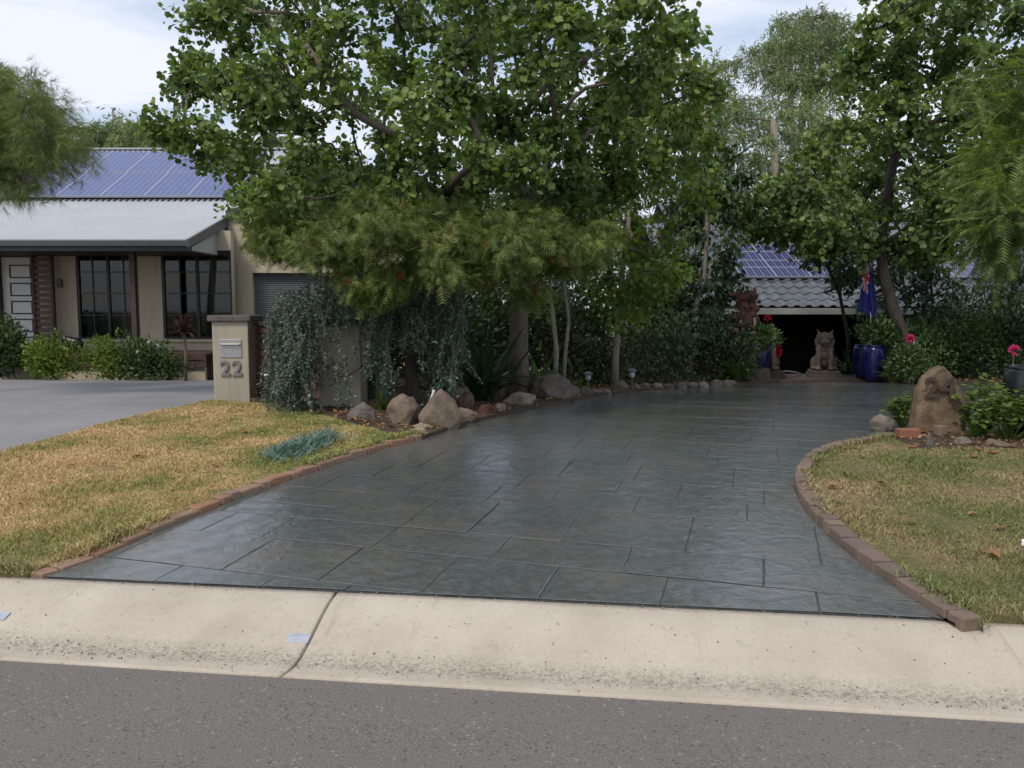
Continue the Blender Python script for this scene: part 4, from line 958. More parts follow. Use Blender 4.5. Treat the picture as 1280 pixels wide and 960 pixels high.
    if len(mats) == 1: scatter('crown', tmpl, P_ - np.array(B), rot, sc, mats[0], root)
    else:
        pick = share(P_); 
        for k, mt in enumerate(mats):
            s_ = pick == k
            if s_.any(): scatter('crown', tmpl, P_[s_] - np.array(B), rot[s_], sc[s_], mt, root)
    return root
def gz_(px, py): p = gp(px, py); return np.array([p[0], p[1], h(*p)])
def trunk_path(px_pts, Y):
    return [np.array(at(a, b, Y + dy)) for a, b, dy in px_pts]

# big orchid tree over the left bed
Ym = 11.9
tp = trunk_path([(648, 493, 0), (648, 440, 0.05), (649, 390, 0.1), (652, 345, 0.1), (655, 300, 0.1), (650, 250, 0.1), (655, 190, 0.2)], Ym); tp[0][2] = h(tp[0][0], tp[0][1]) - 0.05
poly = [(268, -10), (258, 40), (240, 85), (275, 118), (310, 140), (300, 165), (300, 195), (312, 220), (345, 245), (390, 256), (470, 250), (560, 250), (660, 250), (770, 240), (835, 205), (866, 140), (866, 60), (840, 15), (800, -60), (720, -125), (560, -150), (400, -120), (300, -70)]
cl = crown_clumps(poly, 150, 35, Ym - 0.2, 2.4)
cl += [np.array(at(a, b, Ym + c)) for a, b, c in ((207, 156, -.5), (228, 160, -.4), (255, 172, -.5), (240, 22, .3), (228, 92, .4), (245, 100, .3), (278, 205, -.4), (318, 250, -.6), (350, 266, -.4), (360, 245, 0), (395, 250, .3), (400, 232, -.8), (430, 250, .5), (465, 255, .2), (500, 240, .8), (540, 252, .5), (580, 240, 1), (380, 225, .6), (690, 245, .6), (720, 255, .8), (880, 108, .3), (845, 30, 0), (330, 130, -1), (300, 190, -.8))]
tree('orchid_tree', 'large spreading tree with rounded two-lobed leaves behind the rock edging', 'tree', tp, 0.155, cl, 0.52, KID, 0.070, 23, 16, M['bau'], M['bark'], 0.45, nrm_up=0.7, rmin=0.012)
# matching tree on the right
Yr = 16.5
tp = trunk_path([(1140, 466, 0), (1132, 430, 0), (1118, 390, 0.05), (1106, 350, 0.1), (1100, 310, 0.1), (1110, 250, 0), (1120, 180, 0)], Yr); tp[0][2] = h(tp[0][0], tp[0][1]) - 0.05
poly = [(1110, -20), (1095, 30), (1075, 70), (1075, 120), (1040, 160), (985, 195), (965, 235), (990, 262), (1040, 275), (1120, 282), (1180, 285), (1260, 275), (1340, 260), (1390, 160), (1380, 0), (1320, -120), (1220, -160), (1140, -110)]
cl = crown_clumps(poly, 120, 32, Yr, 2.3) + [np.array(at(a, b, Yr + c)) for a, b, c in ((1000, 250, .5), (1020, 280, .6), (945, 262, 1), (950, 285, 1.6), (975, 285, 1.4), (1000, 292, 1.5), (1025, 300, 1.5), (1050, 305, 1.2), (1150, 318, 1.0), (1110, 312, .8), (1180, 312, .5), (1030, 285, .6), (1080, 300, 0.2), (1150, 300, .3), (1075, 85, 0), (1030, 240, 0), (960, 235, .3))]
tree('orchid_tree', 'tall leafy tree with leaning forked trunk behind the numbered stone', 'tree', tp, 0.14, cl, 0.70, KID, 0.088, 27, 15, M['bau2'], M['bark_dark'], 0.5, nrm_up=0.7)

# weeping grevillea: a low umbrella of fine leaves with red flowers
Yg = 10.3; SPR = sprig(6, 0.40, 0.045)
tp = trunk_path([(517, 508, 0), (514, 470, 0), (512, 430, 0.05), (520, 390, 0.05), (528, 345, 0.1), (535, 310, 0.1)], Yg); tp[0][2] = h(tp[0][0], tp[0][1]) - 0.05
dome = []
for k in range(125):
    a = rng.random() * 6.283; q = math.sqrt(rng.random()); px = 535 + 205 * q * math.cos(a); yy = Yg + 0.15 + 1.75 * q * math.sin(a)
    top = 252 + 44 * q ** 2.2 + 14 * math.sin(px * 0.035) + (18 if px < 400 else 0) * q; py = (top + rng.random() * (24 + 18 * q)) if px > 430 else (top - 14 + 12 * rng.random())
    dome.append(np.array(at(px, py, yy)))
dome += [np.array(at(a, b, Yg + c)) for a, b, c in ((330, 274, .1), (352, 282, -.3), (345, 268, .2), (450, 345, -.8), (468, 365, -.9), (440, 328, -.7), (500, 335, -.9), (600, 335, -.9), (640, 330, -.6), (690, 322, -.3), (740, 300, -.2), (755, 285, .2), (730, 315, 0), (662, 362, -.6), (560, 335, -.9), (485, 350, -.9))]
gv = tree('weeping_grevillea', 'low umbrella-shaped weeping shrub with fine olive leaves and small red flowers', 'shrub tree', tp, 0.085, dome, 0.32, SPR, 0.145, 26, 8, M['grev'], M['bark_dark'], 0.5, flat=0.55, nrm_up=0.6, rmin=0.008, twig_r=0.0025, fork_from=0.75, limb_sag=0.05)
BR = tuft(34, 0.012, 0.9, 4)
for (px, py, dy) in ((607, 306, -1.5), (703, 328, -.9), (500, 346, -1.4), (671, 362, -1.0), (728, 318, -.6), (503, 255, -1.2), (690, 322, -1.0), (560, 290, -1.5), (436, 352, -1.2)):
    p = np.array(at(px, py, Yg + dy)); n = 10; a = rng.random(n) * 6.28
    pos = p + np.column_stack([np.zeros(n), np.zeros(n), np.linspace(-.035, .035, n)]); tip = np.column_stack([np.cos(a), np.sin(a), rng.normal(0, .2, n)])
    scatter('flower', BR, pos - np.array(gv.location), frames(tip, rng.normal(size=(n, 3))), np.full(n, 0.024), M['redfl'], gv)

# hanging curtains of blue-green wattle in front of the gate pillar
def curtain(name, label, spots, tmpl_scale, mat, group=None):
    base = spots[0][0].copy(); base[2] = h(base[0], base[1]); root = empty(name, base); tag(root, label, 'shrub', group)
    mb = MB(); P_ = []; T_ = []
    for (top, ln, dx, dy) in spots:
        n = max(6, int(ln / 0.03)); ph = rng.random() * 6; pts = []
        for k in range(n):
            f = k / (n - 1); q = top + np.array([dx * f + 0.03 * math.sin(3 * f + ph), dy * f ** 0.6 + 0.03 * math.cos(4 * f + ph), -ln * f + 0.06 * f * (1 - f)]); pts.append(q)
            for _ in range(3):
                P_.append(q + rng.normal(0, 0.012, 3)); a = rng.random() * 6.283; T_.append((math.cos(a), math.sin(a), -0.55))
        mb.tube([p - base for p in pts[::4]], [0.004] * len(pts[::4]), 3, False)
    mb.build('stems', M['twig'], root)
    P_ = np.array(P_); n = len(P_); s = np.array([1.0, 1.0, 1.0]) * tmpl_scale
    scatter('foliage', OVA, P_ - base, frames(np.array(T_), rng.normal(0, .5, (n, 3)) + np.array([0, 0, 1.0])), tmpl_scale * (0.7 + 0.6 * rng.random(n)), mat, root)
    return root
def fall(px0, px1, top0, top1, bot0, bot1, Y0, Y1, n):
    out = []
    for k in range(n):
        f = rng.random(); px = px0 + (px1 - px0) * f; Y = Y0 + (Y1 - Y0) * rng.random(); ta = top0 + (top1 - top0) * f; bo = bot0 + (bot1 - bot0) * f
        a = ta + (bo - ta) * 0.75 * rng.random() ** 1.6; t_ = at(px, a + rng.normal(0, 6), Y); ln = (0.25 + 0.5 * rng.random()) * (1.0 if rng.random() < .8 else 1.6)
        lim = at(px, bo + rng.normal(0, 7), Y).z; ln = min(ln, t_.z - max(lim, h(t_.x, t_.y) + 0.03)); 
        if ln < 0.08: continue
        out.append((np.array(t_), ln, rng.normal(0, 0.10), rng.normal(-0.06, 0.08)))
    return out
sp_ = fall(346, 386, 374, 354, 508, 520, 9.75, 10.3, 150) + fall(336, 362, 395, 370, 500, 508, 9.9, 10.3, 60) + fall(388, 404, 350, 350, 460, 480, 9.75, 10.0, 14) + fall(416, 434, 352, 350, 520, 525, 9.7, 9.95, 13) + fall(395, 470, 345, 345, 405, 402, 9.7, 10.2, 60) + fall(362, 386, 400, 400, 526, 529, 9.6, 9.8, 40)
curtain('weeping_wattle', 'blue-green weeping foliage hanging over the plain gate pillar', sp_, 0.040, M['blue'])
sp_ = fall(462, 482, 355, 350, 475, 480, 9.6, 10.2, 50) + fall(482, 530, 350, 350, 425, 420, 9.8, 10.5, 50) + fall(500, 522, 380, 380, 450, 440, 9.6, 10.0, 20) + fall(535, 575, 350, 360, 470, 462, 9.7, 10.4, 95) + fall(548, 575, 370, 370, 490, 488, 9.6, 9.9, 50)
curtain('weeping_wattle', 'blue-green weeping foliage hanging round the dark trunk left of the strap-leaved lily', sp_, 0.040, M['blue'])

# maple-like tree, yellowing at the top
Ya = 14.4
tp = trunk_path([(768, 478, 0), (770, 440, 0), (773, 400, 0), (777, 350, 0), (785, 290, 0.1), (790, 230, 0.1)], Ya); tp[0][2] = h(tp[0][0], tp[0][1]) - 0.05
poly = [(720, 230), (730, 310), (742, 380), (800, 395), (835, 350), (845, 290), (880, 230), (882, 130), (850, 75), (800, 70), (760, 110), (735, 170)]
cl = crown_clumps(poly, 58, 30, Ya, 1.3)
def yel(P_):
    z = P_[:, 2]; f = np.clip((z - 4.6) / 1.2, 0, 1) * np.clip((P_[:, 0] - 2.2) / 0.6, 0, 1); return (rng.random(len(P_)) < f * 0.8).astype(int)
tree('maple_tree', 'slim light green tree turning yellow at the top, right of the twin trunks', 'tree', tp, 0.062, cl, 0.55, PAL, 0.095, 24, 10, [M['maple'], M['maple_y']], M['bark_pale'], 0.4, share=yel, rmin=0.008)
# slim twin trunks
Yt = 13.2
tp = trunk_path([(692, 480, 0), (696, 440, 0), (692, 400, 0), (688, 360, 0), (690, 310, 0.1)], Yt); tp[0][2] = h(tp[0][0], tp[0][1]) - 0.05
cl = [np.array(at(690 + rng.normal(0, 34), 285 + rng.normal(0, 45), Yt + 0.6 + rng.normal(0, .5))) for _ in range(20)]
tw_ = tree('twin_trunk_tree', 'slim pale twin-trunked tree between the thick trunk and the first garden light', 'tree', tp, 0.042, cl, 0.5, OVA, 0.09, 18, 8, M['dark'], M['bark_pale'], 0.4)
b_ = np.array(tw_.location); q = trunk_path([(703, 480, 0.05), (707, 440, 0.05), (711, 400, 0.05), (705, 355, 0.05), (712, 310, 0.1)], Yt); q[0][2] = b_[2]
MB().tube([p - b_ for p in q], [0.035, 0.03, 0.027, 0.024, 0.02], 8).build('trunk', M['bark_pale'], tw_, True)
# dark glossy tree with a leaning stem
Yd = 17.2
tp = trunk_path([(842, 448, -.6), (852, 420, -.4), (868, 388, -.2), (880, 350, 0), (884, 290, 0), (882, 240, 0)], Yd); tp[0][2] = h(tp[0][0], tp[0][1]) - 0.05
poly = [(880, 195), (905, 180), (925, 215), (925, 262), (922, 320), (912, 352), (895, 372), (872, 405), (842, 395), (830, 340), (845, 270), (858, 220)]
cl = crown_clumps(poly, 46, 24, Yd + 0.3, 0.7)
tree('glossy_leaf_tree', 'dark glossy-leaved tree with a slim leaning stem left of the carved statue', 'tree', tp, 0.06, cl, 0.50, OVA, 0.135, 22, 9, M['dark'], M['bark_pale'], 0.55, rmin=0.01)
# dark bushy tree against the lower roof, right of the flag
Yk2 = 18.6
tp = trunk_path([(1160, 470, 0), (1158, 430, 0), (1155, 390, 0), (1160, 350, 0)], Yk2); tp[0][2] = h(tp[0][0], tp[0][1]) - 0.1
poly = [(1062, 340), (1100, 330), (1160, 322), (1190, 345), (1200, 385), (1190, 420), (1110, 425), (1065, 390)]
tree('glossy_leaf_tree', 'dark bushy tree between the flag and the bright panels on the lower roof', 'tree', tp, 0.07, crown_clumps(poly, 40, 24, Yk2, 0.9), 0.48, OVA, 0.125, 22, 9, M['dark'], M['bark_dark'], 0.5)
poly = [(1005, 300), (1050, 305), (1075, 335), (1060, 362), (1035, 345), (1015, 325)]
tp = trunk_path([(1062, 470, 0.5), (1060, 420, 0.5), (1050, 370, 0.3), (1035, 335, 0)], 18.4); tp[0][2] = h(tp[0][0], tp[0][1]) - 0.1
tree('glossy_leaf_tree', 'small dark tree overhanging the solar panels above the right-hand lion', 'tree', tp, 0.05, crown_clumps(poly, 14, 18, 18.4, 0.6), 0.42, OVA, 0.12, 20, 9, M['dark'], M['bark_dark'], 0.5)
poly = [(1215, 350), (1260, 330), (1330, 330), (1340, 410), (1270, 420), (1235, 400)]
tp = trunk_path([(1290, 480, 0), (1290, 440, 0), (1285, 400, 0), (1285, 360, 0)], 16.6); tp[0][2] = h(tp[0][0], tp[0][1]) - 0.1
tree('glossy_leaf_tree', 'dark bushy tree at the right edge below the feathery branches', 'tree', tp, 0.06, crown_clumps(poly, 26, 26, 16.6, 0.7), 0.46, OVA, 0.11, 20, 9, M['dark'], M['bark_dark'], 0.5)
# feathery bright green tree at the right edge
FR = sprig(15, 0.20, 0.026, -0.18); Yf = 9.4
tp = [np.array((6.5, 9.0, h(6.5, 9.0) - 0.05)), np.array((6.48, 9.05, 1.2)), np.array((6.42, 9.2, 2.1)), np.array((6.35, 9.3, 2.9)), np.array((6.3, 9.3, 3.7)), np.array((6.3, 9.3, 4.5))]
cl = []; fr_p = []; fr_d = []
for k in range(30):
    a = rng.random() * 6.283; z = 2.0 + 2.3 * (k / 30); L = 0.5 + 0.6 * rng.random(); o = np.array(tp[3]) * [1, 1, 0] + np.array([0, 0, z]); cl.append(o + np.array([L * math.cos(a), L * math.sin(a), 0.25]))
for (px, py, dy) in ((1255, 140, -.2), (1250, 190, -.5), (1240, 205, 0), (1245, 225, -.6), (1240, 255, -.3), (1255, 235, -.8), (1245, 262, -.6), (1270, 200, -.6), (1268, 300, -.7), (1250, 300, -.4), (1262, 270, -1), (1248, 280, .2)): cl.append(np.array(at(px, py, Yf + dy)))
tree('feathery_tree', 'bright green feathery-leaved tree reaching in at the right edge', 'tree', tp, 0.07, cl, 0.40, FR, 0.33, 13, 4, M['conifer'], M['bark_dark'], 0.15, flat=0.55, nrm_up=1.6, rmin=0.008, fork_from=0.5, limb_sag=0.1)
# soft-needled tree at the left edge
TF = tuft(16, 0.010, 0.75, 9); Yn = 12.0
tp = [np.array((-9.0, 12.4, h(-9.0, 12.4) - 0.05)), np.array((-9.0, 12.4, 1.6)), np.array((-8.9, 12.3, 3.0)), np.array((-8.7, 12.2, 4.2)), np.array((-8.6, 12.2, 5.2))]
poly = [(-130, 120), (-60, 85), (0, 92), (40, 105), (66, 132), (74, 165), (100, 165), (92, 192), (60, 212), (25, 232), (-5, 222), (-80, 250), (-150, 220)]
tree('needle_tree', 'soft olive needle-leaved tree hanging over the roof at the left edge', 'tree', tp, 0.12, crown_clumps(poly, 70, 19, Yn, 1.1), 0.42, TF, 0.19, 34, 5, M['pine'], M['bark_dark'], 0.35, flat=0.8, nrm_up=0.3, rmin=0.01, fork_from=0.4)
# far gum trees
def gum(label, px, pyb, Y, poly, n, sep, cr, size, ntw, nlf, r0, D, py_top, mat='euc'):
    b = at(px, pyb, Y); tp = [np.array((b.x, Y, -1.2)), np.array((b.x + 0.1, Y, 0.5 * b.z)), np.array(b), np.array(at(px + 6, (pyb + py_top) / 2, Y)), np.array(at(px + 2, py_top, Y))]
    return tree('gum_tree', label, 'tree', tp, r0, crown_clumps(poly, n, sep, Y, D), cr, LAN, size, ntw, nlf, M[mat], M['bark_pale'], 0.45, group='gum trees behind the houses', nrm_up=0.2, rmin=0.03, twig_r=0.010, flat=0.6, fork_from=0.5)
gum('tall pale gum tree against the sky between the two leafy trees', 985, 330, 36, [(975, 22), (1030, 12), (1068, 30), (1050, 70), (1058, 110), (1010, 118), (960, 110), (930, 70), (965, 55)], 34, 15, 1.15, 0.22, 24, 19, 0.20, 3, 60)
gum('spreading gum tree below the tall one, above the lower house', 965, 340, 31, [(905, 140), (950, 120), (1000, 130), (1050, 130), (1060, 200), (1050, 270), (980, 300), (930, 300), (900, 240), (892, 180)], 64, 19, 1.05, 0.20, 25, 19, 0.22, 3, 150)
gum('thin gum tree showing behind the yellowing tree top', 880, 330, 30, [(870, 85), (915, 75), (905, 110), (895, 150), (905, 250), (935, 300), (880, 300), (862, 200)], 24, 20, 1.0, 0.20, 24, 18, 0.16, 2, 110)
gum('low gum tree showing above the ridge of the house roof', 175, 260, 48, [(95, 160), (130, 165), (170, 158), (210, 168), (235, 190), (215, 205), (120, 205), (85, 195)], 26, 12, 1.5, 0.30, 28, 16, 0.2, 3, 185)
gum('bare-topped gum tree far off behind the house roof', 140, 260, 62, [(118, 148), (145, 136), (165, 146), (160, 165), (122, 168)], 7, 12, 1.2, 0.45, 8, 4, 0.2, 2, 150)
gum('rounded gum tree behind the garage roof', 330, 260, 44, [(280, 190), (330, 175), (400, 180), (440, 205), (430, 250), (300, 250)], 24, 18, 1.5, 0.5, 22, 10, 0.2, 3, 205)
for k, (px, Y, w, tp_) in enumerate(((520, 40, 70, 235), (610, 44, 70, 225), (700, 40, 70, 230), (790, 46, 80, 215), (1110, 44, 80, 200), (1230, 42, 90, 180))):
    gum(['first', 'second', 'third', 'fourth', 'fifth', 'last'][k] + ' of the dim gum trees glimpsed through the foliage, counting from the left', px, 330, Y, [(px - w, 330), (px - w * .8, tp_ + 25), (px, tp_), (px + w * .8, tp_ + 25), (px + w, 330)], 26, 24, 1.6, 0.55, 20, 9, 0.2, 2.5, tp_ + 30, 'under')

# ================================================================ SHRUBS AND PLANTS
def shrub(name, label, px, py, Y, rx, ry, hh, tmpl, size, n, mat, cat='shrub', group=None, lump=7, up=0.5, z0=None, lift=0.0, extra=None, stems=5):
    """leafy bush of lumpy outline standing on the ground"""
    p = at(px, py, Y); z = (h(p.x, Y) + 0.03) if z0 is None else z0; base = np.array((p.x, Y, z)); root = empty(name, base); tag(root, label, cat, group)
    c = []; 
    for k in range(lump):
        a = rng.random() * 6.283; q = math.sqrt(rng.random()) * 0.68; c.append((rx * q * math.cos(a), ry * q * math.sin(a), hh * (0.32 + 0.42 * rng.random()), 0.42 + 0.3 * rng.random()))
    k = rng.integers(0, lump, n); C_ = np.array(c)[k]; d = unit(rng.normal(size=(n, 3))); r = (0.55 + 0.5 * rng.random((n, 1)) ** 0.7)
    P_ = C_[:, :3] + d * r * C_[:, 3:4] * np.array([rx, ry, hh * 0.72]); P_[:, 2] = np.maximum(P_[:, 2] + lift, 0.02 + 0.04 * rng.random(n))
    tip = unit(d * 0.7 + rng.normal(0, 0.5, (n, 3)) + np.array([0, 0, up])); rot = frames(tip, unit(d + np.array([0, 0, 0.8]) + rng.normal(0, 0.4, (n, 3))))
    scatter('foliage', tmpl, P_, rot, size * (0.6 + 0.7 * rng.random(n)), mat, root)
    for i in range(stems):
        q = c[i % lump]; a = rng.normal(0, 0.08, 3); MB().tube([(a[0] * rx, a[1] * ry, -0.05), (q[0] * .5, q[1] * .5, q[2] * .5), (q[0], q[1], q[2] + lift)], [0.014, 0.010, 0.005], 5).build('stem', M['twig'], root)
    return root
def strap_mesh(l, w, arch, mat, n=7):
    mb = MB()
    for k in range(n):
        t_ = k / (n - 1); y = l * t_ * math.cos(arch * t_ * 0.8); z = l * (math.sin(1.25) * t_ - arch * 0.55 * t_ * t_) * 0.9; y = l * (0.30 * t_ + arch * 0.45 * t_ * t_)
        ww = w * (0.55 + 0.9 * math.sin(math.pi * min(1, t_ * 0.85 + 0.12))) * (1 - 0.96 * t_ ** 3)
        mb.v += [(-ww, y, z + 0.25 * ww), (0, y, z - 0.2 * ww), (ww, y, z + 0.25 * ww)]
    for k in range(n - 1): a = 3 * k; mb.f += [(a, a + 1, a + 4, a + 3), (a + 1, a + 2, a + 5, a + 4)]
    return mb.mesh('leaf', mat, True)
def strap_plant(name, label, px, py, Y, n, l, w, mat, cat='plant', group=None, zoff=0.04, spread=1.0, base=None):
    p = at(px, py, Y); b = base if base is not None else (p.x, Y, h(p.x, Y) + zoff); root = empty(name, b); tag(root, label, cat, group)
    ms = [strap_mesh(l * s, w, a, mat) for s, a in ((1.0, 0.25), (0.9, 0.6), (0.85, 1.0), (0.7, 1.35), (1.05, 0.45), (0.6, 0.8))]
    for k in range(n):
        o = mobj('leaf', ms[k % 6], root, (random.gauss(0, .05 * l), random.gauss(0, .05 * l), 0), k * 2.399 + random.uniform(-.3, .3)); o.rotation_euler.x = random.uniform(-.25, .12) * spread; s = random.uniform(.75, 1.15); o.scale = (s, s, s)
    return root
# shrubs before the verandah of the left house
shrub('hedge_shrub', 'dense dark green shrub before the white front door', 22, 440, 16.75, 0.85, 0.5, 1.15, OVA, 0.075, 4200, M['shrub'])
shrub('lime_shrub', 'yellow-green shrub right of the dense dark one before the front door', 70, 450, 16.5, 0.55, 0.4, 0.80, OVA, 0.07, 2400, M['lime'], lump=11)
shrub('lime_shrub', 'yellow-green shrub below the left sliding window', 140, 452, 16.6, 0.46, 0.4, 0.78, OVA, 0.068, 2000, M['lime'], lump=11)
shrub('hedge_shrub', 'dark green shrub with white blooms under the verandah post', 184, 452, 16.6, 0.70, 0.42, 0.74, OVA, 0.072, 3200, M['shrub'], lump=12)
shrub('low_shrub', 'low ragged shrub left of the spiky purple cordyline', 212, 464, 16.6, 0.40, 0.3, 0.42, OVA, 0.07, 900, M['shrub'])
# spiky purple cordyline on a thin stem
b = at(232, 470, 16.2); cz = h(b.x, 16.2); cd = empty('cordyline', (b.x, 16.2, cz)); tag(cd, 'spiky purple cordyline on a thin stem in front of the right window', 'plant')
MB().tube([(0, 0, 0), (0.02, 0, 0.5), (0, 0, 0.98)], [0.035, 0.028, 0.025], 8).build('stem', M['bark'], cd, True)
ms = [strap_mesh(0.46, 0.020, a, M['cordy']) for a in (0.1, 0.35, 0.7)]
for k in range(54):
    o = mobj('leaf', ms[k % 3], cd, (0, 0, 0.92 + 0.1 * random.random()), k * 2.399); o.rotation_euler.x = random.uniform(-1.15, 0.25)
for k in range(8): o = mobj('leaf', ms[k % 3], cd, (0, 0, 0.15 + 0.06 * random.random()), k * 2.399); o.rotation_euler.x = random.uniform(-.6, .2); o.scale = (.5, .5, .5)
# dark garden ornament with pricked ears on the verandah
b = at(86, 437, 17.7); orn = empty('garden_ornament', (b.x, 17.7, ZD)); tag(orn, 'dark arched animal ornament with pricked ears on the verandah by the slat screen', 'ornament')
def blob(name, mat, root, balls, vox=0.02, loc=(0, 0, 0)):
    """ellipsoids and cones melted into one carved body"""
    bm = bmesh.new()
    for bl in balls:
        c, r = bl[0], bl[1]; m4 = Matrix.Translation(c) @ (Matrix.Rotation(bl[2], 4, bl[3]) if len(bl) > 2 else Matrix.Identity(4)) @ Matrix.Diagonal((r[0], r[1], r[2], 1))
        if len(r) > 3: bmesh.ops.create_cone(bm, cap_ends=True, segments=10, radius1=1, radius2=0.08, depth=2, matrix=Matrix.Translation(c) @ (Matrix.Rotation(bl[2], 4, bl[3]) if len(bl) > 2 else Matrix.Identity(4)) @ Matrix.Diagonal((r[0], r[1], r[2], 1)))
        else: bmesh.ops.create_icosphere(bm, subdivisions=3, radius=1, matrix=m4)
    m = bpy.data.meshes.new(name); bm.to_mesh(m); bm.free(); m.materials.append(mat); o = mobj(name, m, root, loc)
    md = o.modifiers.new('remesh', 'REMESH'); md.mode = 'VOXEL'; md.voxel_size = vox; md.use_smooth_shade = True
    sm_ = o.modifiers.new('smooth', 'SMOOTH'); sm_.factor = 0.5; sm_.iterations = 2
    return o
blob('body', M['black'], orn, [((0.12, 0, 0.17), (.20, .11, .15)), ((0.02, 0, 0.24), (.13, .09, .10)), ((-.08, 0, .27), (.075, .06, .085)), ((-.17, 0, .23), (.08, .045, .045)), ((-.10, .03, .37), (.02, .015, .07, 1)), ((-.07, -.03, .38), (.02, .015, .08, 1)), ((-.03, .05, .09), (.035, .03, .10)), ((-.03, -.05, .09), (.035, .03, .10)), ((.24, .05, .07), (.05, .035, .08)), ((.24, -.05, .07), (.05, .035, .08))], 0.014)

# strap-leaved lilies in the left bed
strap_plant('strap_lily', 'large dark strap-leaved lily left of the thick tree trunk', 608, 490, 11.3, 50, 1.5, 0.036, M['strap'])
strap_plant('strap_lily', 'smaller strap-leaved lily behind the boulder, right of the thick tree trunk', 676, 482, 12.6, 34, 0.75, 0.022, M['strap_g'])
strap_plant('strap_lily', 'dark strap-leaved lily behind the dark grevillea trunk', 548, 490, 11.4, 26, 0.9, 0.03, M['strap'])
strap_plant('grass_tuft', 'thin grassy tuft beside the leftmost round boulder', 478, 516, 10.0, 44, 0.42, 0.007, M['strap_g'])
strap_plant('agapanthus', 'bright green arching strap-leaved clump below the carved statue', 920, 474, 16.0, 90, 0.72, 0.017, M['strap_g'])
strap_plant('grass_tuft', 'grassy clump at the foot of the right blue pot', 1115, 468, 16.2, 60, 0.62, 0.014, M['strap_g'])
strap_plant('fern', 'pale green fern between the twin trunks and the first garden light', 722, 472, 13.3, 30, 0.30, 0.014, M['strap_g'])
strap_plant('strap_lily', 'strap-leaved lily beside the landing wall behind the right-hand lion', 1062, 455, 18.0, 30, 0.85, 0.018, M['strap'])
# understorey filling the shade behind
us = [(470, 440, 13.6, 1.0, 1.6), (545, 430, 14.2, 1.1, 1.9), (615, 425, 15.2, 1.0, 1.9), (670, 430, 15.0, 1.0, 1.9), (725, 420, 16.0, 1.0, 2.1), (740, 450, 14.9, 0.5, 0.8), (795, 440, 15.4, 0.6, 1.0), (830, 430, 15.8, 0.7, 1.2), (790, 405, 17.6, 1.2, 2.3), (850, 400, 18.0, 1.1, 2.2), (640, 400, 17.6, 1.5, 3.0), (560, 400, 17.2, 1.4, 2.6), (480, 410, 17.0, 1.3, 2.5), (885, 430, 16.6, 0.8, 1.2), (720, 390, 18.6, 1.6, 3.1)]
where = ['behind the grey utility box', 'behind the hanging blue-green foliage', 'behind the large strap-leaved lily', 'behind the twin trunks', 'deep in the shade behind the first garden light', 'low behind the first garden light', 'behind the second garden light', 'left of the leaning stem', 'tall behind the slim pale trunk', 'tall behind the leaning stem', 'tall behind the thick tree trunk', 'tall behind the umbrella shrub', 'tall beside the garage wall', 'between the leaning stem and the bright strap clump', 'tallest in the deep shade at the back of the bed']
for k, (px, py, Y, r, hh) in enumerate(us):
    shrub('understorey_shrub', 'dark shrub ' + where[k], px, py, Y, r, r * 0.8, hh, OVA, 0.11 if hh > 1.3 else 0.08, int(2300 * r), M['dark' if k % 3 == 1 else 'under'], group='shade shrubs in the left bed', lump=9)
# hedge of shrubs on the right behind the drive
for k, (px, py, Y, r, hh, lab) in enumerate(((1150, 440, 17.0, 0.8, 1.1, 'left part by the leaning trunk'), (1195, 435, 17.2, 0.9, 1.35, 'above the point of the numbered stone'), (1245, 430, 16.8, 0.9, 1.4, 'behind the pink flower'), (1290, 425, 16.6, 0.9, 1.5, 'at the right edge of the photo'), (1170, 415, 18.2, 1.0, 1.6, 'rear left, under the lower roof gutter'), (1235, 410, 18.4, 1.2, 1.7, 'rear middle, under the lower roof gutter'), (1310, 400, 18.4, 1.2, 1.8, 'rear right, under the lower roof gutter'))):
    shrub('hedge_shrub', 'dark green hedge shrub beyond the driveway, ' + lab, px, py, Y, r, 0.6, hh, OVA, 0.085, int(2900 * r), M['shrub'], group='hedge shrubs on the right', lump=9)
# geraniums and flowers round the statues
shrub('geranium_shrub', 'leafy geranium growing from the left blue pot', 945, 430, 16.6, 0.50, 0.4, 0.42, OVA, 0.085, 1500, M['shrub'], z0=0.78)
shrub('geranium_shrub', 'olive shrub under the leaning stem left of the carved statue', 893, 430, 16.9, 0.62, 0.5, 0.95, OVA, 0.07, 2200, M['under'])
shrub('geranium_shrub', 'round leafy geranium growing from the right blue pot', 1098, 425, 16.6, 0.42, 0.35, 0.50, OVA, 0.085, 1300, M['shrub'], z0=0.85)
FLW = tuft(16, 0.22, 1.4, 3)
def flower(label, px, py, Y, r, mat, stem, stem_mat='twig'):
    p = np.array(at(px, py, Y)); root = empty('flower', (p[0], p[1], p[2] - stem)); tag(root, label, 'flower'); n = 14; d = unit(rng.normal(size=(n, 3)) + np.array([0, 0, .4]))
    scatter('petals', FLW, np.array([0, 0, stem]) + d * r * 0.35, frames(d, rng.normal(size=(n, 3))), np.full(n, r * 0.75), mat, root)
    MB().tube([(0.02, 0, 0), (0, 0.01, stem * .5), (0, 0, stem)], [0.006, 0.005, 0.004], 5).build('stem', M[stem_mat], root); return root
flower('red bloom beside the carved statue', 960, 398, 17.0, 0.085, M['redfl'], 0.35)
flower('upper red bloom beside the left-hand lion', 974, 436, 17.0, 0.075, M['redfl'], 0.3)
flower('lower red bloom beside the left-hand lion', 973, 443, 17.0, 0.07, M['redfl'], 0.2)
flower('bright pink geranium bloom above the black pot', 1268, 438, 8.0, 0.055, M['pinkfl'], 0.25)
flower('pale pink bloom beside the leaning trunk', 1138, 424, 16.0, 0.10, M['pinkfl'], 0.4)
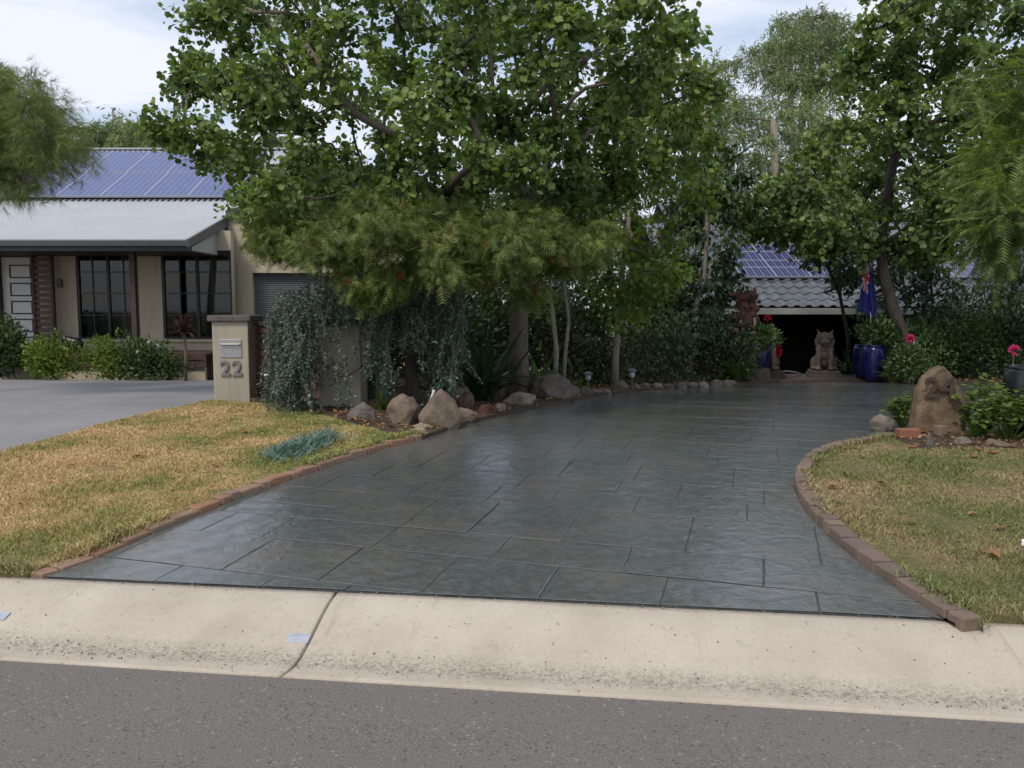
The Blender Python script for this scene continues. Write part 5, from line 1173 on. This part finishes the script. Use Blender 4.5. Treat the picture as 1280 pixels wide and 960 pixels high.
for k, (px, py) in enumerate(((186, 428), (198, 432), (172, 440))): flower(['upper', 'right', 'left'][k] + ' small white bloom on the shrub under the verandah post', px, py, 16.1, 0.035, M['white'], 0.2)
shrub('understorey_shrub', 'leafy olive shrub hiding the post under the carved statue', 924, 440, 16.15, 0.5, 0.3, 0.85, OVA, 0.075, 1700, M['under'], group='shade shrubs in the left bed', lump=9)
shrub('hedge_shrub', 'loose green shrub covering the foot of the leaning trunk', 1138, 450, 16.05, 0.42, 0.3, 0.72, OVA, 0.075, 1300, M['shrub'], group='hedge shrubs on the right', lump=9)
# blue pots
def pot(label, px, Y, prof, mat, zb_, cat='pot', name='glazed_pot'):
    p = at(px, 450, Y); root = empty(name, (p.x, Y, zb_)); tag(root, label, cat); MB().lathe(prof, sides=28).build('vessel', mat, root, True)
    r, z = prof[-1]; MB().lathe([(r * 1.09, z - 0.035), (r * 1.13, z - 0.015), (r * 1.09, z + 0.005), (r * 0.9, z + 0.004), (r * 0.86, z - 0.03)], sides=28).build('rim', mat, root, True)
    MB().lathe([(r * 0.88, z - 0.031), (r * 0.3, z - 0.025)], sides=20).build('soil', M['soil'], root); return root
JAR = [(0.12, 0.0), (0.15, 0.08), (0.20, 0.28), (0.225, 0.46), (0.20, 0.62), (0.16, 0.70)]
pot('tall blue glazed pot beside the flag', 1092, 16.6, JAR, M['bluepot'], h(7.2, 16.6) + 0.03)
pot('blue glazed pot half hidden left of the tall blue one', 1079, 17.1, JAR, M['bluepot'], h(7.2, 17.1) + 0.03)
pot('blue glazed pot below the carved statue', 945, 16.9, [(0.16, 0), (0.20, 0.06), (0.27, 0.26), (0.28, 0.42), (0.25, 0.55)], M['bluepot'], 0.28)
pl2 = MB().box(-0.22, 0.22, -0.22, 0.22, 0, 0.25).build('stone_plinth', M['statue'], None, loc=(at(945, 450, 16.9).x, 16.9, h(4.9, 16.9) + 0.02), bevel=0.02); tag(pl2, 'low stone plinth under the left blue pot', 'plinth')
bpot = pot('tall black glazed pot at the right edge among geraniums', 1297, 8.0, [(0.17, 0), (0.21, 0.06), (0.27, 0.3), (0.29, 0.5), (0.27, 0.62), (0.22, 0.68)], M['blackpot'], h(5.0, 8.0) + 0.03)
# geranium plants by the numbered stone: round scalloped leaves on stalks
RND = (np.array([(0, 0, 0)] + [(0.5 * math.sin(a) * (1 + .08 * (-1) ** k), 0.5 - 0.52 * math.cos(a) * (1 + .08 * (-1) ** k), 0.10) for k, a in enumerate(np.linspace(0.35, 5.93, 11))]), np.array([(0, k, k + 1) for k in range(1, 11)]))
def geranium(label, px, Y, n, rx, ry, hh, size, zo=0.03):
    p = at(px, 500, Y); b = np.array((p.x, Y, h(p.x, Y) + zo)); root = empty('geranium', b); tag(root, label, 'plant'); mb = MB(); P_ = []; T_ = []
    for k in range(n):
        a = rng.random() * 6.283; q = math.sqrt(rng.random()); e = np.array([rx * q * math.cos(a), ry * q * math.sin(a), hh * (0.35 + 0.65 * rng.random()) * (1 - 0.35 * q)]); mb.tube([(e[0] * .15, e[1] * .15, 0), tuple(e * [.6, .6, .55]), tuple(e)], [.006, .005, .004], 4, False)
        for _ in range(7): P_.append(e + rng.normal(0, size * 0.75, 3)); aa = rng.random() * 6.283; T_.append((math.cos(aa), math.sin(aa), 0.1))
    mb.build('stems', M['geran'], root); n_ = len(P_)
    scatter('foliage', RND, np.array(P_), frames(np.array(T_), np.array([0, -.3, 1.0]) + rng.normal(0, .35, (n_, 3))), size * (.6 + .7 * rng.random(n_)), M['geran'], root); return root
geranium('light green geranium right of the numbered stone', 1228, 8.15, 62, 0.34, 0.28, 0.62, 0.052)
geranium('sprawling geranium in front of the black pot', 1262, 7.75, 46, 0.28, 0.2, 0.50, 0.05)
geranium('small green plant left of the numbered stone', 1128, 8.6, 30, 0.17, 0.15, 0.38, 0.05)
strap_plant('grass_tuft', 'arching grassy tuft at the right foot of the numbered stone', 1222, 552, 7.85, 26, 0.34, 0.009, M['strap_g'])
# blue-green plant sprawling on the left lawn
b = gp(377, 572); root = empty('blue_groundcover', (b[0], b[1], h(*b) + .03)); tag(root, 'pale blue-green plant sprawling on the lawn by the brick edging', 'plant')
n = 1100; u = rng.normal(0, 1, (n, 2)); c2 = gp(342, 582); c3 = gp(412, 556); f = rng.random(n)[:, None]
P2 = np.array(c2) * (1 - f) + np.array(c3) * f + u * np.array([0.075, 0.085]); hh = 0.10 * rng.random(n) * np.exp(-0.5 * (u ** 2).sum(1)) + 0.015
P3 = np.column_stack([P2, H(P2[:, 0], P2[:, 1]) + 0.04 + hh]) - np.array(root.location)
scatter('foliage', sprig(7, 0.20, 0.05), P3, frames(np.column_stack([rng.normal(0, .7, n), rng.normal(0, .7, n), 0.35 + .4 * rng.random(n)]), rng.normal(0, .5, (n, 3)) + np.array([0, 0, 1])), 0.062 * (.7 + .6 * rng.random(n)), M['bluelow'], root)
for k in range(4): MB().tube([(0, 0, 0), (0.1 * math.cos(k * 1.6), 0.1 * math.sin(k * 1.6), 0.03), (0.22 * math.cos(k * 1.6), 0.16 * math.sin(k * 1.6), 0.02)], [.005, .004, .003], 5).build('stem', M['twig'], root)

# ================================================================ ROCKS
def rock_mesh(sd, mat, pointy=0.0, sub=4):
    bm = bmesh.new(); bmesh.ops.create_icosphere(bm, subdivisions=sub, radius=1.0); o = Vector((sd * 7.3, sd * 3.1, sd * 1.7)); r = random.Random(sd)
    pl = [(Vector((r.gauss(0, 1), r.gauss(0, 1), r.gauss(0, .7))).normalized(), r.uniform(.62, .9)) for _ in range(9)]
    for v_ in bm.verts:
        p = v_.co.copy()
        for nn, dd in pl:
            e = p.dot(nn) - dd
            if e > 0: p -= nn * e * 0.9
        p *= 1 + 0.17 * noise.noise(p * 1.4 + o) + 0.10 * noise.noise(p * 3.7 + o) + 0.055 * noise.noise(p * 8 + o) + 0.03 * noise.noise(p * 17 + o)
        if pointy and p.z > 0: k = 1 - pointy * (p.z ** 1.2); p.x *= max(.1, k); p.y *= max(.2, k)
        v_.co = p
    m = bpy.data.meshes.new('rock'); bm.to_mesh(m); bm.free(); m.materials.append(mat); m.shade_smooth(); return m
rk = [  # px centre, base py, width px, height px, material, depth ratio, pointy, label
 (452, 530, 34, 22, 'rock_grey', .8, 0, 'small grey rock left of the leftmost round boulder'),
 (503, 536, 44, 37, 'rock', .8, 0, 'leftmost round sandstone boulder of the rock edging'),
 (551, 540, 50, 48, 'rock', .7, .55, 'upright wedge-shaped sandstone boulder of the rock edging'),
 (528, 541, 30, 10, 'rock_pale', .9, 0, 'flat pale rock at the end of the brick edging'),
 (524, 548, 22, 12, 'rock_pale', .9, 0, 'small pale rock lowest at the end of the brick edging'),
 (573, 510, 36, 24, 'rock_grey', .8, 0, 'mossy dark rock behind the wedge boulder'),
 (584, 512, 20, 20, 'rock', .8, 0, 'reddish upright rock behind the wedge boulder'),
 (583, 530, 30, 18, 'rock', .8, 0, 'squat brown rock right of the wedge boulder'),
 (608, 522, 28, 15, 'wood_red', .8, 0, 'rust-red rock before the large strap-leaved lily'),
 (626, 517, 17, 12, 'rock_pale', .9, 0, 'little pale rock right of the rust-red one'),
 (651, 510, 44, 17, 'rock_pale', .7, 0, 'long low pale boulder at the foot of the thick trunk'),
 (692, 503, 60, 32, 'rock_grey', .7, .2, 'big grey boulder in front of the twin trunks'),
 (717, 498, 20, 14, 'rock_grey', .8, 0, 'small grey rock right of the big grey boulder'),
 (733, 496, 20, 11, 'rock_grey', .8, 0, 'dark rock under the first garden light'),
 (779, 490, 20, 12, 'rock_grey', .9, 0, 'rounded grey rock under the second garden light')]
for k, (px, py, w, hp, mt, dr, pt, lab) in enumerate(rk):
    q = gp(px, py); s = q[1] / FPX; w_ = w * s / 2 * 1.08; hh = hp * s * 1.12; o = mobj('rock', rock_mesh(k + 1, M[mt], pt), None, (q[0], q[1] + w_ * dr * 0.8, h(*q) + hh * 0.36), random.uniform(-.4, .4)); o.scale = (w_, w_ * dr, hh * 0.62); tag(o, lab, 'rock', 'edging rocks')
ords = ['first', 'second', 'third', 'fourth', 'fifth', 'sixth', 'seventh', 'eighth', 'ninth', 'tenth', 'eleventh']
small = [(746, 495, 10), (757, 494, 12), (795, 488.5, 13), (808, 487.5, 12), (822, 487, 14), (837, 486.5, 13), (852, 486, 14), (867, 485, 12), (881, 484.5, 15), (897, 484, 13), (913, 483.5, 14)]
for k, (px, py, w) in enumerate(small):
    q = gp(px, py); s = q[1] / FPX; o = mobj('edging_stone', rock_mesh(30 + k, M['rock_pale' if k % 4 == 0 else 'rock_grey'], 0, 3), None, (q[0], q[1] + .06 + random.uniform(-.04, .05), h(*q) + 0.03), random.uniform(0, 3)); o.scale = (w * s / 2 * random.uniform(.7, 1.5), 0.11, random.uniform(.06, .105)); tag(o, ords[k] + ' small edging stone along the far drive, counting rightwards from the first garden light', 'rock', 'small edging stones')
# numbered standing stone and the bits round it
q = gp(1176, 547); Ys = q[1]; ws = 62 / FPX * Ys; hs_ = (547 - 460) / FPX * Ys
bm = bmesh.new(); prof = [(-.50, 0), (-.49, .25), (-.47, .5), (-.43, .66), (-.30, .82), (-.10, .965), (0.0, 1.0), (.12, .93), (.28, .76), (.42, .62), (.50, .45), (.49, .2), (.46, 0)]
mb = MB().prism([(a * ws, b * hs_) for a, b in prof], 'y', -0.075, 0.09); ss = mb.mesh('stone', M['slate_stone'])
bm.from_mesh(ss); bmesh.ops.triangulate(bm, faces=bm.faces[:]); bmesh.ops.subdivide_edges(bm, edges=bm.edges[:], cuts=3, use_grid_fill=True); bmesh.ops.triangulate(bm, faces=bm.faces[:]); bmesh.ops.subdivide_edges(bm, edges=[e for e in bm.edges if e.calc_length() > 0.05], cuts=1)
for v_ in bm.verts:
    n_ = noise.noise(v_.co * 6); v_.co += Vector((0.018 * noise.noise(v_.co * 8 + Vector((3, 1, 2))), (0.022 * n_ + 0.012 * noise.noise(v_.co * 19)) * (1 if abs(v_.co.y) > .05 else .3), 0.012 * noise.noise(v_.co * 7)))
bm.to_mesh(ss); bm.free(); ss.shade_smooth()
st_ = empty('standing_stone', (q[0], Ys + 0.08, h(q[0], Ys) + 0.02)); tag(st_, 'upright rusty brown stone marked 24 at the corner of the right lawn', 'stone')
mobj('slab', ss, st_)
d24 = text_mesh('24', 0.275, 0.008, M['timber'], 'house_number'); o = mobj('house_number', d24, st_, (-0.035, -0.092, (547 - 498) / FPX * Ys)); o.rotation_euler = (math.pi / 2, 0, 0); o.scale = (1.12, 1, 1)
for k, (px, py, w, hp, mt, lab) in enumerate(((1105, 540, 34, 22, 'rock_grey', 'dark rock left of the numbered stone at the bed corner'), (1146, 542, 24, 16, 'rock_grey', 'rock behind the loose orange brick'), (1163, 566, 16, 26, 'rock_grey', 'small upright grey stone in front of the numbered stone'), (1203, 560, 34, 14, 'rock_grey', 'low grey stone right of the numbered stone'), (1246, 562, 44, 12, 'rock', 'flat brown stone below the geraniums'))):
    q = gp(px, py); s = q[1] / FPX; w_ = w * s / 2; o = mobj('rock', rock_mesh(60 + k, M[mt], .3 if k == 2 else 0), None, (q[0], q[1] + .03, h(*q) + hp * s * .42), 0.4 * k); o.scale = (w_, w_ * .7, hp * s * .55); tag(o, lab, 'rock', 'rocks by the numbered stone')
M['orange'] = brick_mat('orange_brick', (0.27, 0.105, 0.055), (0.27, 0.105, 0.055), (0.30, 0.12, 0.06), (0.15, 0.08, 0.05))
for k, (px, py, l, w_, t_, rz_, lab, mt) in enumerate(((1137, 554, .20, .10, .085, .05, 'loose orange brick beside the numbered stone', 'orange'), (1178, 552, .09, .09, .10, .3, 'broken brick end leaning at the foot of the numbered stone', 'brick_r'))):
    q = gp(px, py); o = mobj('loose_brick', brick_mesh(l, w_, t_, 50 + k, M[mt]), None, (q[0], q[1] + .05, h(*q) + .045 + t_ / 2), rz_); tag(o, lab, 'brick')
TS = rock_mesh(80, M['orange'], 0, 2)
for k, (px, py, w) in enumerate(((1140, 566, 12), (1222, 568, 26), (1243, 573, 10), (1218, 578, 14))):
    q = gp(px, py); o = mobj('brick_shard', TS, None, (q[0], q[1], h(*q) + .055), k * 1.3); o.scale = (w * q[1] / FPX / 2, .03, .012); tag(o, ['orange shard below the loose orange brick', 'largest orange shard right of the numbered stone', 'rightmost orange shard below the geraniums', 'orange shard nearest the lawn below the geraniums'][k], 'brick shard', 'orange shards')

# ================================================================ STATUES, FLAG, GARDEN LIGHTS
def lion(label, px, Y, rz_, sc_):
    p = at(px, 450, Y); z = h(p.x, Y) + 0.02; root = empty('lion_statue', (p.x, Y, z), rz_); tag(root, label, 'statue', 'guardian lion statues')
    MB().box(-0.34, 0.34, -0.36, 0.36, 0, 0.10).box(-0.31, 0.31, -0.33, 0.33, 0.10, 0.16).build('pedestal', M['darkbrick'], root, bevel=0.012)
    S = sc_; b = []
    def e(c, r, *k): b.append((tuple(v * S for v in c), tuple(v * S for v in r[:3]) + tuple(r[3:]), *k))
    e((0, .12, .28), (.24, .24, .27)); e((0, -.02, .46), (.21, .17, .25)); e((0, -.08, .60), (.20, .14, .16)); e((0, -.12, .80), (.185, .155, .15)); e((0, -.25, .755), (.125, .09, .085)); e((0, -.27, .69), (.105, .07, .045))
    e((0, -.315, .795), (.055, .035, .035)); e((-.085, -.235, .855), (.05, .04, .04)); e((.085, -.235, .855), (.05, .04, .04))
    for s in (-1, 1):
        e((s * .165, -.08, 1.0), (.075, .045, .12, 1), s * 0.5, 'Y'); e((s * .15, -.20, .30), (.075, .08, .28)); e((s * .155, -.27, .055), (.09, .12, .06)); e((s * .24, .14, .17), (.10, .19, .17)); e((s * .25, -.02, .05), (.09, .15, .05)); e((s * .19, -.04, .74), (.06, .07, .13))
        for k in range(3): e((s * (.04 + .075 * k), -.19 + .03 * k, .56 - .035 * (k % 2)), (.045, .04, .055))
        e((s * .17, -.10, .88), (.05, .05, .05))
    e((0, -.2, .62), (.05, .04, .05)); e((0, -.02, .95), (.10, .10, .055)); e((0, .36, .35), (.05, .08, .2)); e((0, .38, .55), (.09, .07, .12))
    bd = blob('body', M['statue'], root, b, 0.017, (0, 0, 0.16))
    for s in (-1, 1): blob('eye', M['black'], root, [((s * .085 * S, -.268 * S, .858 * S), (.022 * S, .018 * S, .02 * S))], 0.006, (0, 0, 0.16))
    blob('mouth', M['black'], root, [((0, -.335 * S, .722 * S), (.085 * S, .025 * S, .022 * S))], 0.006, (0, 0, 0.16))
    return root
lion('stone guardian lion on the right of the dark carport opening', 1030, 17.5, -0.30, 0.80)
lion('stone guardian lion half hidden by plants left of the dark opening', 958, 17.5, -0.12, 0.80)
# carved red-brown timber sculpture on a post
p = at(931, 414, 16.55); cs = empty('carved_statue', (p.x, 16.55, h(p.x, 16.55))); tag(cs, 'red-brown carved timber statue with flared head above the left blue pot', 'statue')
zc = p.z - cs.location.z; MB().box(-.2, .2, -.2, .2, 0, zc).build('plinth', M['statue'], cs, bevel=.02)
rc_ = random.Random(8)
knots = [((rc_.gauss(0, .12), -.08 + rc_.gauss(0, .05), rc_.uniform(.05, .75)), (rc_.uniform(.03, .06), rc_.uniform(.03, .05), rc_.uniform(.03, .07))) for _ in range(34)]
blob('carving', M['wood_red'], cs, knots + [((0, 0, .12), (.24, .16, .14)), ((-.02, 0, .30), (.15, .13, .2)), ((-.04, 0, .48), (.13, .11, .16)), ((-.03, -.02, .66), (.22, .12, .09)), ((-.20, -.02, .69), (.17, .08, .045), .25, 'Y'), ((.10, -.03, .68), (.13, .12, .13)), ((.04, -.03, .77), (.09, .08, .05)), ((.17, -.05, .44), (.10, .08, .085)), ((.12, -.08, .33), (.08, .07, .07)), ((-.13, -.06, .25), (.09, .08, .12)), ((.02, -.12, .2), (.09, .06, .1)), ((.2, 0, .2), (.09, .09, .15)), ((-.22, -.02, .1), (.1, .08, .07)), ((-.10, -.05, .80), (.05, .04, .07, 1)), ((.16, -.05, .82), (.05, .04, .07, 1)), ((-.30, -.03, .73), (.07, .04, .03), .4, 'Y')], 0.011, (0, 0, zc))
MB().tube([(.13, -.14, zc + .02), (.15, -.16, zc + .15), (.14, -.15, zc + .27)], [.035, .028, .032], 8).build('tusk', M['rock_pale'], cs, True)
MB().tube([(-.27, -.06, zc + .02), (-.33, -.06, zc + .2), (-.34, -.05, zc + .45)], [.012, .012, .010], 6).build('cane', M['bark_pale'], cs, True)
for k, (x, z) in enumerate(((-.30, .06), (-.22, .02))): blob('pink_ornament', M['rock'], cs, [((x, -.12, zc + z), (.07, .06, .05))], .012)
# furled flag on its pole: blue with a red and white cross in the upper hoist
p = at(1085, 322, 16.7); fb = h(p.x, 16.7); fl = empty('flag', (p.x + .06, 16.7, fb)); tag(fl, 'furled blue flag with red and white cross on a white pole', 'flag')
zt_ = p.z - fb; MB().tube([(0.10, 0, 0.02), (0.03, 0, zt_ * .6), (0, 0, zt_)], [.013, .012, .010], 8).build('pole', M['white'], fl, True); MB().lathe([(.004, 0), (.018, .012), (.018, .028), (.004, .04)], (0, 0, zt_), 10).build('finial', M['white'], fl, True)
t = MT('flag_cloth'); uvn = t.n.new('ShaderNodeUVMap'); uv = t.sep(uvn.outputs[0])
def band_(d, w): return t.math('LESS_THAN', t.math('ABSOLUTE', d), w)
u_, v_n = uv[0], uv[1]; inj = t.math('MULTIPLY', t.math('LESS_THAN', u_, 0.55), t.math('GREATER_THAN', v_n, 0.42))
uc = t.math('SUBTRACT', u_, 0.275); vc = t.math('SUBTRACT', v_n, 0.71); k_ = 0.53
dg1 = t.math('SUBTRACT', uc, t.math('MULTIPLY', vc, 0.95)); dg2 = t.math('ADD', uc, t.math('MULTIPLY', vc, 0.95))
wh = t.math('MAXIMUM', t.math('MAXIMUM', band_(dg1, .055), band_(dg2, .055)), t.math('MAXIMUM', band_(uc, .085), band_(vc, .085))); rd = t.math('MAXIMUM', t.math('MAXIMUM', band_(dg1, .022), band_(dg2, .022)), t.math('MAXIMUM', band_(uc, .055), band_(vc, .055)))
c = t.mix(t.math('MULTIPLY', wh, inj), (0.012, 0.022, 0.16), (0.62, 0.62, 0.66)); c = t.mix(t.math('MULTIPLY', rd, inj), c, (0.45, 0.03, 0.03)); t.col(c).rough(0.8); M['flag'] = t.m
bm = bmesh.new(); uvl = bm.loops.layers.uv.new('UVMap'); nu, nvv = 40, 30; g = []
for j in range(nvv + 1):
    row = []
    for i in range(nu + 1):
        u = i / nu; vv_ = j / nvv; wd = 0.13 + 0.30 * (1 - vv_) ** 0.7; fold = math.sin(u * 15 + vv_ * 1.2) * 0.05 * (0.35 + 0.65 * (1 - vv_)); x = -wd * 0.55 + (u - 0.12) * wd * 1.05 * (1 - .35 * vv_) + .02; z = zt_ - 0.05 - (1 - vv_) * 0.98 - u * 0.22 * (1 - .2 * vv_)
        row.append(bm.verts.new((x + 0.012 * math.sin(vv_ * 7 + u * 4) + .03 * (1 - vv_), fold - 0.015, z)))
    g.append(row)
for j in range(nvv):
    for i in range(nu):
        f = bm.faces.new((g[j][i], g[j][i + 1], g[j + 1][i + 1], g[j + 1][i])); f.smooth = True
        for l_, (a, b2) in zip(f.loops, ((i, j), (i + 1, j), (i + 1, j + 1), (i, j + 1))): l_[uvl].uv = (a / nu, b2 / nvv)
m = bpy.data.meshes.new('cloth'); bm.to_mesh(m); bm.free(); m.materials.append(M['flag']); o = mobj('cloth', m, fl); sd2 = o.modifiers.new('solid', 'SOLIDIFY'); sd2.thickness = 0.003
# garden lights
for px, py, hp, Y_, lab in ((735, 480, 24, 13.5, 'small stake garden light left of the slim pale trunk'), (790, 478, 26, 13.9, 'small stake garden light right of the slim pale trunk')):
    q = at(px, py, Y_); z = h(q.x, Y_) + .04; g_ = empty('garden_light', (q.x, Y_, z)); tag(g_, lab, 'garden light'); hh = hp * Y_ / FPX
    MB().tube([(0, 0, -.02), (0, 0, hh * .55)], [.012, .012], 8).build('stake', M['lightmetal'], g_); MB().lathe([(.035, hh * .55), (.045, hh * .6), (.05, hh * .85)], sides=12).build('lens', M['lens'], g_, True); MB().lathe([(.09, hh * .86), (.085, hh * .9), (.03, hh)], sides=14).build('cap', M['lightmetal'], g_, True)
# white tag on the wedge boulder, white scrap on the lawn, litter by the fence
q = at(536, 505, 9.55); tg = MB().box(-.010, .010, -.004, .004, 0, .15).box(-.016, .016, -.006, .006, .15, .175).build('plant_label', M['whiteplastic'], None, loc=tuple(q)); tg.rotation_euler = (0, R(20), 0); tag(tg, 'white plastic plant label sticking up behind the wedge boulder', 'plant label')
q = gp(1279, 692); tag_o = mobj('white_pebble', rock_mesh(91, M['whiteplastic'], 0, 3), None, (q[0] + .01, q[1], h(*q) + .06)); tag_o.scale = (.028, .025, .025); tag(tag_o, 'white pebble on the lawn at the right edge', 'pebble')
for k, (px, py, mt, lab) in enumerate(((344, 469, 'panel', 'scrap of blue wrapper behind the slat fence'), (333, 469, 'whiteplastic', 'scrap of white wrapper behind the slat fence'), (454, 521, 'whiteplastic', 'small white pebble below the plain gate pillar'))):
    q = at(px, py, 10.5 if k < 2 else 9.9); mk = mobj('litter_scrap', rock_mesh(95 + k, M[mt], 0, 2), None, (q.x, q.y, max(q.z, h(q.x, q.y) + .06))); mk.scale = (.03, .02, .022); tag(mk, lab, 'litter')
# white hose curling by the left lion
q = at(985, 458, 18.0); hz_ = h(q.x, 18.0) + .06
hs2 = MB().tube([(-.35, 0, 0.03), (-.2, .02, .05), (0, 0, .06), (.15, -.03, .04), (.28, -.06, .0)], [.014] * 5, 8).build('hose', M['greybox'], None, True, (q.x, 18.0, hz_)); tag(hs2, 'pale hose curling across the landing beside the left-hand lion', 'hose')
# dark cable looped across the gate pillar
q = at(450, 452, 10.25); b0 = Vector((q.x, 10.3, q.z)); cb = MB().tube([tuple(at(a, b, 10.28) - b0) for a, b in ((462, 446), (455, 455), (446, 463), (436, 469), (425, 471))], [.006] * 5, 6).build('cable', M['black'], None, True, tuple(b0)); tag(cb, 'thin dark cable drooping across the plain gate pillar', 'cable')

# ================================================================ FALLEN LEAVES
DRY = (np.array([(0, 0, 0), (.28, .35, .10), (.20, .75, .16), (0, 1, .05), (-.26, .4, .12), (-.18, .78, .02)]), np.array([(0, 1, 2), (0, 2, 3), (0, 3, 5), (0, 5, 4)]))
dms = []
for k in range(4):
    V = DRY[0] * np.array([1.0 + .3 * rng.random(), 1, 1.0 + 1.2 * rng.random()]); dms.append(np_mesh('fallen_leaf', V, DRY[1], M['litter']))
def fallen(px, py, s, label, group, z=0.06):
    q = gp(px, py); o = mobj('fallen_leaf', random.choice(dms), None, (q[0], q[1], h(*q) + z), random.uniform(0, 6.3)); o.scale = (s, s, s); o.rotation_euler.x = random.uniform(-.15, .15); tag(o, label, 'leaf', group)
for px, py in ((1048, 620), (1100, 615), (1245, 672), (1142, 663), (1222, 655), (1055, 601), (1277, 655), (1080, 580), (1250, 712)): fallen(px, py, random.uniform(.06, .095), 'dry brown leaf lying on the right lawn', 'leaves fallen on the right lawn')
for px, py in ((217, 563), (205, 530), (185, 552), (95, 590), (60, 612), (250, 515), (300, 520), (165, 580), (270, 592), (30, 640), (354, 535), (130, 640), (312, 548)): fallen(px, py, random.uniform(.05, .085), 'dry brown leaf lying on the left lawn', 'leaves fallen on the left lawn')
def litter(name, label, polys, n, size, zo):
    P2 = np.concatenate([rand_in(p, m_) for p, m_ in zip(polys, n)]); k = len(P2); P3 = np.column_stack([P2, H(P2[:, 0], P2[:, 1]) + zo + 0.015 * rng.random(k)]); a = rng.random(k) * 6.283
    o = scatter(name, DRY, P3, frames(np.column_stack([np.cos(a), np.sin(a), rng.normal(0, .25, k)]), np.array([0, 0, 1.0]) + rng.normal(0, .3, (k, 3))), size * (.5 + .8 * rng.random(k)), M['litter']); tag(o, label, 'leaf litter', kind='stuff')
front_bed = [gp(330, 509), gp(372, 514), gp(420, 530), gp(480, 546)] + [tuple(LB[-1])] + rockline + [(3.0, 17.0), (-1.0, 14.0), (-1.9, 11.6), (-3.9, 11.6)]
litter('leaf_litter', 'brown leaf litter covering the shaded left bed', [front_bed, [gp(690, 496), gp(900, 483), gp(900, 472), gp(690, 480)]], [2600, 900], 0.06, 0.05)
litter('leaf_litter', 'brown leaf litter in the bed by the numbered stone', [[tuple(p) for p in BED_S[:3]] + [gp(1275, 575), gp(1300, 545), gp(1180, 546), tuple(Rc[-1])]], [240], 0.05, 0.05)
litter('leaf_litter', 'brown leaf litter under the right hedge', [[(7.6, 16.0), (9.5, 16.05), (12.5, 16.0), (12.5, 17.5), (7.9, 17.5)]], [700], 0.07, 0.055)
# low ground cover along the far edge of the left bed
P2 = rand_in([gp(700, 490), gp(900, 481), gp(900, 470), gp(800, 474), gp(700, 480)], 1500); n = len(P2); P3 = np.column_stack([P2, H(P2[:, 0], P2[:, 1]) + .05 + .10 * rng.random(n)])
o = scatter('ground_cover', OVA, P3, frames(np.column_stack([rng.normal(0, .7, n), rng.normal(0, .7, n), .5 + rng.random(n)]), rng.normal(0, .4, (n, 3)) + np.array([0, -.3, 1])), .06 * (.6 + .7 * rng.random(n)), M['under']); tag(o, 'low olive ground cover behind the far edging stones', 'ground cover', kind='stuff')

# grit and leaf crumbs lying in the gutter line and along the joint between kerb and drive
n = 5200; ss_ = np.where(rng.random(n) < .62, rng.normal(.07, .05, n), np.where(rng.random(n) < .55, rng.normal(.618, .012, n), rng.uniform(-.08, .6, n))); tt_ = rng.uniform(-7, 7, n)
ss_ = np.clip(ss_, -.095, .64); px_ = ss_ * KS + tt_ * KC; py_ = 3.46 + ss_ * KC - tt_ * KS; pz_ = np.interp(ss_, [a for a, b in KPROF[1:-1]], [b for a, b in KPROF[1:-1]])
CR = (np.array([(-.5, -.3, 0), (.5, -.4, 0), (.1, .6, 0), (0, 0, .5)]), np.array([(0, 1, 3), (1, 2, 3), (2, 0, 3)])); a = rng.random(n) * 6.283
t = MT('grit'); t.col(t.ramp(t.geo.outputs['Random Per Island'], [(0.0, (0.05, 0.04, 0.03)), (0.5, (0.16, 0.115, 0.075)), (1.0, (0.34, 0.28, 0.20))])).rough(0.95)
o = scatter('gutter_grit', CR, np.column_stack([px_, py_, pz_ + .001]), frames(np.column_stack([np.cos(a), np.sin(a), np.zeros(n)]), np.tile([0, 0, 1.0], (n, 1))), np.abs(rng.normal(0, .0042, n)) + .002, t.m); tag(o, 'brown grit and leaf crumbs lying along the kerb gutter', 'grit', kind='stuff')
# longer grass hanging over the brick edges and rooting in the joint of kerb and lawn
def fringe(C, n, hgt, mat, label, sp):
    P = C[rng.integers(0, len(C), n)] + rng.normal(0, sp, (n, 2)); z = H(P[:, 0], P[:, 1]) + .03; a = rng.random(n) * 6.283; hh = hgt * (.4 + rng.random(n)); base = np.column_stack([P, z]); w = np.column_stack([np.cos(a), np.sin(a), np.zeros(n)]) * .0032
    ln_ = rng.normal(0, .8, (n, 2)); mid = base + np.column_stack([ln_ * hh[:, None] * .35, hh * .7]); tip = base + np.column_stack([ln_ * hh[:, None], hh * .75]); V = np.stack([base - w, base + w, mid + w * .8, mid - w * .8, tip], 1).reshape(-1, 3); k = (np.arange(n) * 5)[:, None, None]; T = (np.array([(0, 1, 2), (0, 2, 3), (3, 2, 4)])[None] + k).reshape(-1, 3)
    tag(mobj('grass', np_mesh('grass', V, T, mat)), label, 'grass', kind='stuff')
lump = lambda C: C[np.array([i for i in range(len(C)) if noise.noise((i * .11, 3.3, 0)) > -0.05])]
fringe(lump(LB), 2600, .065, M['blade_l'], 'longer grass spilling against the reddish edging bricks', .028)
fringe(lump(RB), 2400, .06, M['blade_r'], 'longer grass spilling against the curved brown edging bricks', .026)
kline = np.array([from_st(.64, v) for v in np.concatenate([np.linspace(-6, kl[0] - .1, 120), np.linspace(kr[0] + .15, 7, 120)])])
fringe(kline, 2600, .055, M['blade_r'], 'ragged grass growing along the back of the kerb', .03)
